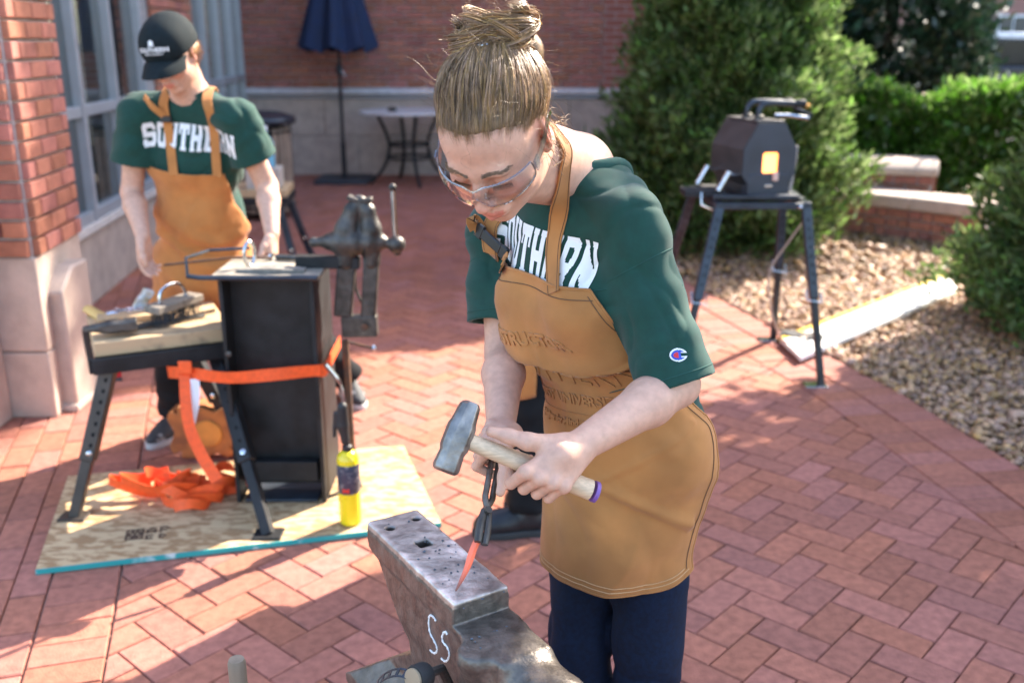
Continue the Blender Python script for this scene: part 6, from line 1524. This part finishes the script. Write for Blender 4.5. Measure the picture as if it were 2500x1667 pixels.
for s in (-1, 1):
    e0 = Gd[-1 if s > 0 else 0, nv//2+2]
    MB().ribbon(HW(spline([e0, e0+np.array([s*.004, -.025, .003]), np.array([s*.083, .01, .012]), np.array([s*.080, -.020, .014]), np.array([s*.074, -.045, .0])], 16)), np.tile(HRw[:, 2], (16, 1)), np.linspace(.013, .006, 16), .003).build('temple', m_temple, gl)
    hg = MB()
    for k in range(4): hg.bar(HW(e0+np.array([s*.003, -.002, -.010+.006*k])), HW(e0+np.array([s*.004, -.014, -.008+.006*k])), .003, .003)
    hg.build('hinge_comb', m_rim, gl)
    MB().sphere(HW(np.array([s*.010, .105, -.012])), .005, 8, (.5, .6, 1.2)).build('nose_pad', m_temple, gl)
# hammer in her hand
hm2 = thing('rounding_hammer', 'steel hammer with pale wooden handle and purple end held by the woman', 'hammer', HAM_A)
hd_ = nrm(HAM_B-HAM_A); pk = P(1100, 1178, 1.445)-P(1168, 1000, 1.465); hz_ = nrm(pk-hd_*(pk@hd_)); hy_ = np.cross(hz_, hd_); HT = np.stack([hd_, hy_, hz_], 1)
MB().tube(np.array([HAM_A-hd_*.014+hd_*t*np.linalg.norm(HAM_B-HAM_A)*1.04 for t in np.linspace(0, 1, 12)]), np.interp(np.linspace(0, 1, 12), [0, .2, .5, .8, 1], [.0125, .0145, .0165, .0172, .0178]), 16, sx=.86).build('handle', m_handle, hm2)
MB().tube([HAM_B+hd_*.000, HAM_B+hd_*.006], .0184, 16, sx=.86).build('painted_end', mat('purple_paint', (.20, .09, .34), .5), hm2)
rings = []
for z, wx, wy in ((-.058, .012, .019), (-.052, .016, .0215), (-.026, .0195, .021), (-.018, .0225, .023), (.018, .0225, .023), (.026, .0195, .021), (.050, .0215, .022), (.056, .020, .021), (.059, .016, .017)):
    rings.append([HAM_A+HT@V3(wx*a*.9, wy*b*.92, z*.94) for a, b in ((-1, -.55), (-.55, -1), (.55, -1), (1, -.55), (1, .55), (.55, 1), (-.55, 1), (-1, .55))])
MB().loft(rings).build('head', mat('hammer_steel', (.25, .23, .21), .42, metal=.8, var=.35, scale=40, bump=.15, bscale=120), hm2, smooth=25, bevel=.0012)
# tongs and the hot bar
tg = thing('tongs', 'steel tongs gripping the glowing iron in her other hand', 'tongs', TON_J)
ta = nrm(TON_J-TON_H); tx = nrm(np.cross(ta, V3(0, 1, .3))); ty = np.cross(ta, tx)
m_tong = mat('tong_steel', (.16, .135, .11), .4, metal=.8, var=.3, scale=50)
for s in (-1, 1):
    MB().tube(spline([TON_H-ta*.09+tx*s*.008, TON_H+tx*s*.007, TON_H+ta*.08+tx*s*.0065, TON_J-ta*.055+tx*s*.006, TON_J-ta*.03-tx*s*.004], 20), np.linspace(.0048, .0056, 20), 8).build('rein', m_tong, tg)
jd = nrm(V3(-.10, -.62, -.55))
for s in (-1, 1):
    MB().tube([TON_J-ta*.032-tx*s*.004, TON_J-ta*.008-tx*s*.006, TON_J+jd*.010-tx*s*.0065, TON_J+jd*.026-tx*s*.006], [.0055, .0068, .0072, .0062], 10).build('jaw', m_oldsteel, tg)
MB().cyl(TON_J-ta*.03+ty*.010, TON_J-ta*.03-ty*.010, .0065, n=10).build('rivet', m_oldsteel, tg)
hi_ = thing('hot_iron', 'glowing red tapered iron bar resting on the anvil face', 'iron bar', G(1112, 1443, .762))
tip = G(1112, 1443, .7635); end = TON_J+jd*.004
m_red = bpy.data.materials.new('hot_iron'); m_red.use_nodes = True; nt = m_red.node_tree; b = nt.nodes['Principled BSDF']; b.inputs['Base Color'].default_value = (.22, .10, .08, 1); b.inputs['Roughness'].default_value = .6
at = nt.nodes.new('ShaderNodeAttribute'); at.attribute_name = 'paint'; nt.links.new(at.outputs['Color'], b.inputs['Emission Color']); b.inputs['Emission Strength'].default_value = .15
pth = spline([tip, tip+(end-tip)*.33+V3(.003, 0, .003), tip+(end-tip)*.66+V3(.001, 0, .007), end], 22); rr_ = np.interp(np.linspace(0, 1, 22), [0, .2, .5, .8, 1], [.0018, .0042, .0066, .0062, .0055])
mb = MB().tube(pth, rr_, 4, ref=V3(.6, .3, .7)); me = mb.mesh('bar', 30); me.materials.append(m_red)
ca = me.color_attributes.new('paint', 'FLOAT_COLOR', 'POINT'); vv = np.array([v.co[:] for v in me.vertices]); tt = np.clip(((vv-tip)@(end-tip))/((end-tip)@(end-tip)), 0, 1)
hk = np.interp(tt, [0, .10, .35, .6, 1], [0, .12, .9, 1.2, .35])[:, None]; ca.data.foreach_set('color', np.c_[hk*np.array([1, .16, .06]), np.ones(len(vv))].astype(np.float32).ravel())
bo_ = obj('bar', me, None, hi_, bevel=.0012)
# ------------------------------------------------------------------ the man at the column
m_duck2 = mat('orange_duck', (.46, .18, .05), .85, var=.09, scale=16, bump=.06, bscale=600, sheen=.15, spec=.25)
m_black = mat('black_trousers', (.010, .010, .011), .85, var=.25, scale=20, spec=.2)
def man_rig():
    r = rig(HR=head_frame(30, 10, -4), hc=P(420, 132, 3.46), neck=P(468, 232, 3.62), pelvis=P(505, 650, 3.96), shL=P(576, 292, 3.58), shR=P(338, 282, 3.64),
            elL=P(652, 455, 3.72), wrL=P(664, 572, 3.62), elR=P(322, 470, 3.74), wrR=P(348, 575, 3.62),
            hpL=P(562, 690, 3.99), hpR=P(452, 690, 4.02), knL=V3(-.99, 4.16, .49), knR=V3(-1.40, 3.86, .50), anL=V3(-.765, 4.34, .10), anR=V3(-1.42, 3.90, .10))
    r.detail = False; return r
mr = man_rig()
mn = thing('person', 'man in black cap and brown apron standing behind the steel column', 'person', (-1.15, 4.1, 0))
S = body_sdf(mr, True)
loose_hand(S, mr.wrR, V3(.03, -.12, -1), V3(.9, -.2, .1), V3(.25, -1, 0), 1.05, .45)
loose_hand(S, mr.wrL, V3(.05, -.35, -1), V3(-.9, .1, .1), V3(-.25, -1, 0), 1.05, .55)
mr.body = S
sdf_obj('body', S, .0038, m_skin, mn, paint=skin_paint(mr), slack=1.5)
ms_f = shirt_sdf(mr, slv=(.58, .60), g=1.2, sl_r=(.072, .074), neck_r=.066)
sdf_obj('shirt', ms_f, .0052, m_green, mn, slack=1.7); collar('collar', mr, ms_f, m_dgreen, mn, rad=.078)
mO = trace(ms_f, C_O, ray(463, 345))[0][0]
V_, F_ = block_word('SOUTHERN', .040, .072, .0055, .03); lay_print('shirt_lettering', V_, F_, mO-mr.up*.045, -mr.rt, mr.up, -mr.fw, ms_f, .002, m_print, mn)
mp_f = pants_sdf(mr, .098, .075, .072, 1.5); sdf_obj('trousers', mp_f, .0065, m_black, mn, slack=1.7)
m_snk = mat('dark_sneaker', (.03, .03, .032), .7, col2=(.30, .29, .28), thr=(.55, .62), scale=22); m_snks = mat('sneaker_sole', (.45, .44, .42), .7)
shoe('sneaker', mr.anR, V3(-.33, -.95, 0), mn, m_snk, m_snks, .29); shoe('sneaker', mr.anL, V3(.42, -.9, 0), mn, m_snk, m_snks, .29)
M_FILL = SDF(); mk_ = (mr.knL+mr.knR)/2; M_FILL.chain([mr.pelvis+mr.fw*.02, mr.pelvis*.55+mk_*.45+mr.fw*.03], [.13, .12], k=.03)
mt_f = shirt_sdf(mr, g=1.22, sleeves=False)
def m_sup(p):
    a = mt_f(p); b = mp_f(p); h = np.clip(.5+.5*(a-b)/.05, 0, 1); d = a*(1-h)+b*h-.05*h*(1-h); c = M_FILL(p); k = .04; h = np.clip(.5+.5*(d-c)/k, 0, 1); return d*(1-h)+c*h-k*h*(1-h)
def mfold(U, V): return .012*np.sin(V*34+U*3+1.5*np.sin(U*4))*np.exp(-((V-.60)/.16)**2)*np.clip(1-U*U*.5, 0, 1)+.008*np.sin(U*8+V*5)*np.clip((V-.7)/.3, 0, 1)
mr.fold_fn = mfold
mhem = mr.pelvis*.62+mk_*.38
map_, MG, MN = apron(mr, m_sup, 'apron', 90, 64, .0, ([0, .15, .45, .6, 1], [58, 68, 92, 98, 92], [0, 0, 0, 0, 0]), off=.012, mat_=m_duck2, parent=mn, skirt=[mr.ax(.37), mr.ax(.55), mr.ax(.8), mr.pelvis, mhem], fwb=nrm(mr.fw*V3(1, 1, 0)), hem_round=.05)
seam(MG, MN, [(0, j) for j in range(64)], .004, m_duck2, 'bib_binding', map_, 0); seam(MG, MN, [(89, j) for j in range(64)], .004, m_duck2, 'hem_binding', map_, 0)
def mbib(px):
    q = MG[0]-C_O; x = 1250+CAM_F*(q@C_R)/(q@C_FW); j = np.abs(x-px).argmin(); return MG[1, j]+MN[1, j]*.003
mb_f = lambda p: np.minimum(ms_f(p), S_man(p)); S_man = mr.body
def over(a, b): return trace(mb_f, mr.neck+mr.rt*a+mr.fw*b+mr.up*.22, -mr.up, tmax=.3, off=.005)[0][0]
for pts in ([mbib(530), hit(ms_f, 522, 320, .006), hit(ms_f, 512, 275, .006), hit(ms_f, 505, 245, .006), over(-.075, .0), over(-.065, -.05)],
            [mbib(425), hit(ms_f, 412, 320, .006), hit(ms_f, 402, 275, .008), hit(ms_f, 400, 245, .008), over(.075, .0), over(.065, -.05)]):
    p = spline(np.array(pts), 24); MB().ribbon(p, mr.rt, .034, .004).build('apron_strap', m_duck2, mn)
q0, q1 = hit(ms_f, 352, 236, .02), hit(ms_f, 402, 285, .015); MB().ribbon(spline([q0, (q0+q1)/2-V3(0, .02, 0), q1], 8), (0, 0, 1), .022, .003).build('strap_end', m_duck2, mn)
bq = hit(ms_f, 405, 292, .016); MB().box(bq, (.04, .012, .022)).build('strap_buckle', m_buck, mn, bevel=.003)
# cap, worn on the head
cp = thing('baseball_cap', 'dark baseball cap with white lettering on the bowed head', 'cap', mr.hc+mr.HR@V3(0, 0, .1))
CS = SDF(); CK = dict(R=mr.HR, c=mr.hc)
CS.ell((0, -.014, .036), (.094, .112, .104), k=.01, **CK); CS.ell((0, .035, .050), (.074, .064, .074), k=.03, **CK)
def cap_f(p):
    q = (p-mr.hc)@mr.HR; return np.maximum(CS(p), (.022-.10*np.clip(-q[:, 1], 0, .1)*.0-q[:, 2])+.18*np.clip(-q[:, 1]-.02, 0, .1)*-1)*.9
m_cap = mat('cap_cloth', (.008, .013, .015), .85, var=.2, scale=60, spec=.2)
sdf_obj('crown', cap_f, .004, m_cap, cp, lo=mr.hc-.17, hi=mr.hc+.2)
CW = lambda q: mr.hc+mr.HR@np.asarray(q, float)
rings = []
for a in np.linspace(-1.25, 1.25, 21):
    o = V3(.078*math.sin(a), .004+.088*math.cos(a), .030-.022*abs(math.sin(a))**2); ex = V3(.082*math.sin(a)*1.02, .024+.162*math.cos(a), .012-.034*abs(math.sin(a))**2)
    rings.append([CW(o+V3(0, 0, .003)), CW((o+ex)/2+V3(0, 0, .010)), CW(ex+V3(0, 0, .002)), CW(ex-V3(0, 0, .002)), CW((o+ex)/2+V3(0, 0, .005)), CW(o-V3(0, 0, .003))])
MB().loft(rings).build('brim', m_cap, cp, smooth=60)
MB().sphere(CW((0, -.014, .136)), .009, 8, (1, 1, .6), mr.HR).build('button', m_cap, cp)
cX, cY, cD = -mr.HR[:, 0], nrm(mr.HR[:, 2]*.9-mr.HR[:, 1]*.4), nrm(-mr.HR[:, 1]*.9-mr.HR[:, 2]*.4)
cO = CW((0, .10, .078)); 
for txt, sz, dy, bold in (('SOUTHERN', .021, -.012, .0006), ('BAPTIST UNIVERSITY', .0075, -.022, .0002)):
    v, f = text_faces(txt, sz, 0, bold, .006); lay_print('cap_lettering', v, f, cO+cY*dy, cX, cY, cD, cap_f, .0015, m_print, cp)
dome = [(-.012, 0), (.012, 0), (.012, .003), (-.012, .003)], [(-.008, .003), (.008, .003), (.008, .012), (-.008, .012)], [(-.012, .012), (.012, .012), (0, .021), (0, .021)]
V_ = np.array([(x, y, 0) for q in dome for x, y in q]); F_ = np.arange(12).reshape(3, 4); lay_print('cap_emblem', V_, F_, cO+cY*.008, cX, cY, cD, cap_f, .0018, m_print, cp)
# short hair under the cap
HS = SDF(); HS.ell((0, -.030, -.002), (.079, .080, .056), k=.01, **CK); HS.ell((0, .06, -.02), (.10, .075, .12), k=.01, op=1, **CK)
mh = sdf_obj('hair', lambda p: (HS(p)+.004*pnoise(p, 90, 71))*.85, .004, mat('reddish_hair', (.30, .15, .06), .6, var=.3, scale=80), mn, lo=mr.hc-.15, hi=mr.hc+.15)
n = 700; d = rng.normal(size=(n, 3)); d /= np.linalg.norm(d, axis=1)[:, None]; b_ = np.array([0, -.030, -.002])+d*np.array([.079, .080, .056]); ok = (b_[:, 1] < -.005) & (b_[:, 2] < .03); b_ = b_[ok]; d = d[ok]
t = np.linspace(0, 1, 6)[None, :, None]; pp = b_[:, None]+(d[:, None]*.012+np.array([0, -.004, -.022]))*t+rng.normal(0, .004, (len(b_), 1, 3))*t
V_, F_ = strands((mr.hc+pp.reshape(-1, 3)@mr.HR.T).reshape(pp.shape), np.full(len(b_), .0009)); obj('loose_strands', np_mesh('loose_strands', V_, F_), MATS['reddish_hair'], mh, kind='stuff')
# ------------------------------------------------------------------ third person, hidden behind the woman but for a boot and trouser leg
t0 = V3(.05, 3.05, 0)
tr = rig(HR=head_frame(12, 90), hc=t0+V3(-.07, 0, 1.52), neck=t0+V3(-.03, 0, 1.38), pelvis=t0+V3(.01, .02, .88), shL=t0+V3(-.02, -.16, 1.33), shR=t0+V3(-.02, .18, 1.33),
         elL=t0+V3(.02, -.19, 1.05), wrL=t0+V3(-.03, -.15, .84), elR=t0+V3(.02, .22, 1.05), wrR=t0+V3(-.05, .2, .84), hpL=t0+V3(.01, -.075, .84), hpR=t0+V3(.02, .09, .84),
         knL=t0+V3(.0, -.06, .48), knR=t0+V3(.05, .12, .48), anL=t0+V3(.005, -.04, .10), anR=t0+V3(.11, .16, .10))
tr.detail = False
tp_ = thing('person', 'person in black boots mostly hidden behind the woman with the hammer', 'person', (.05, 3.1, 0))
S = body_sdf(tr); loose_hand(S, tr.wrL, V3(-.1, 0, -1), V3(0, 1, 0), V3(-1, 0, 0), 1, .5); loose_hand(S, tr.wrR, V3(-.1, 0, -1), V3(0, -1, 0), V3(-1, 0, 0), 1, .5); tr.body = S
sdf_obj('body', S, .006, m_skin, tp_, paint=skin_paint(tr), slack=1.5)
t_t = shirt_sdf(tr, sleeves=False); t_f = shirt_sdf(tr, slv=(.6, .6), g=1.0, sl_r=(.078, .078)); sdf_obj('shirt', t_f, .0075, m_green, tp_, slack=1.7)
tpf = pants_sdf(tr, .092, .072, .066, 1.0); sdf_obj('trousers', tpf, .0075, m_black, tp_, slack=1.7)
T_FILL = SDF(); T_FILL.chain([tr.pelvis+tr.fw*.02, tr.pelvis-V3(0, 0, .25)+tr.fw*.02], [.12, .11], k=.03)
t_sup = lambda p: np.minimum(np.minimum(t_t(p), tpf(p)), T_FILL(p)); tr.fold_fn = mfold
apron(tr, t_sup, 'apron', 50, 40, .0, ([0, .15, .45, .6, 1], [48, 58, 88, 95, 95], [0]*5), off=.012, mat_=m_duck2, parent=tp_, skirt=[tr.ax(.3), tr.ax(.7), tr.pelvis, tr.pelvis-V3(0, 0, .37)], fwb=V3(-1, 0, 0), hem_round=.03)
HT3 = SDF(); TK = dict(R=tr.HR, c=tr.hc); HT3.ell((0, -.02, .036), (.082, .100, .088), k=.01, **TK); HT3.ell((0, .09, -.05), (.09, .075, .10), k=.01, op=1, **TK)
sdf_obj('hair', lambda p: (HT3(p)+.003*pnoise(p, 90, 81))*.85, .006, m_hairb, tp_, lo=tr.hc-.15, hi=tr.hc+.16)
m_boot = mat('black_leather', (.014, .014, .016), .42, var=.2, scale=30)
for an_ in (tr.anL, tr.anR): shoe('boot', an_, V3(-1, -.10, 0), tp_, m_boot, m_sole, .27, boot=True)
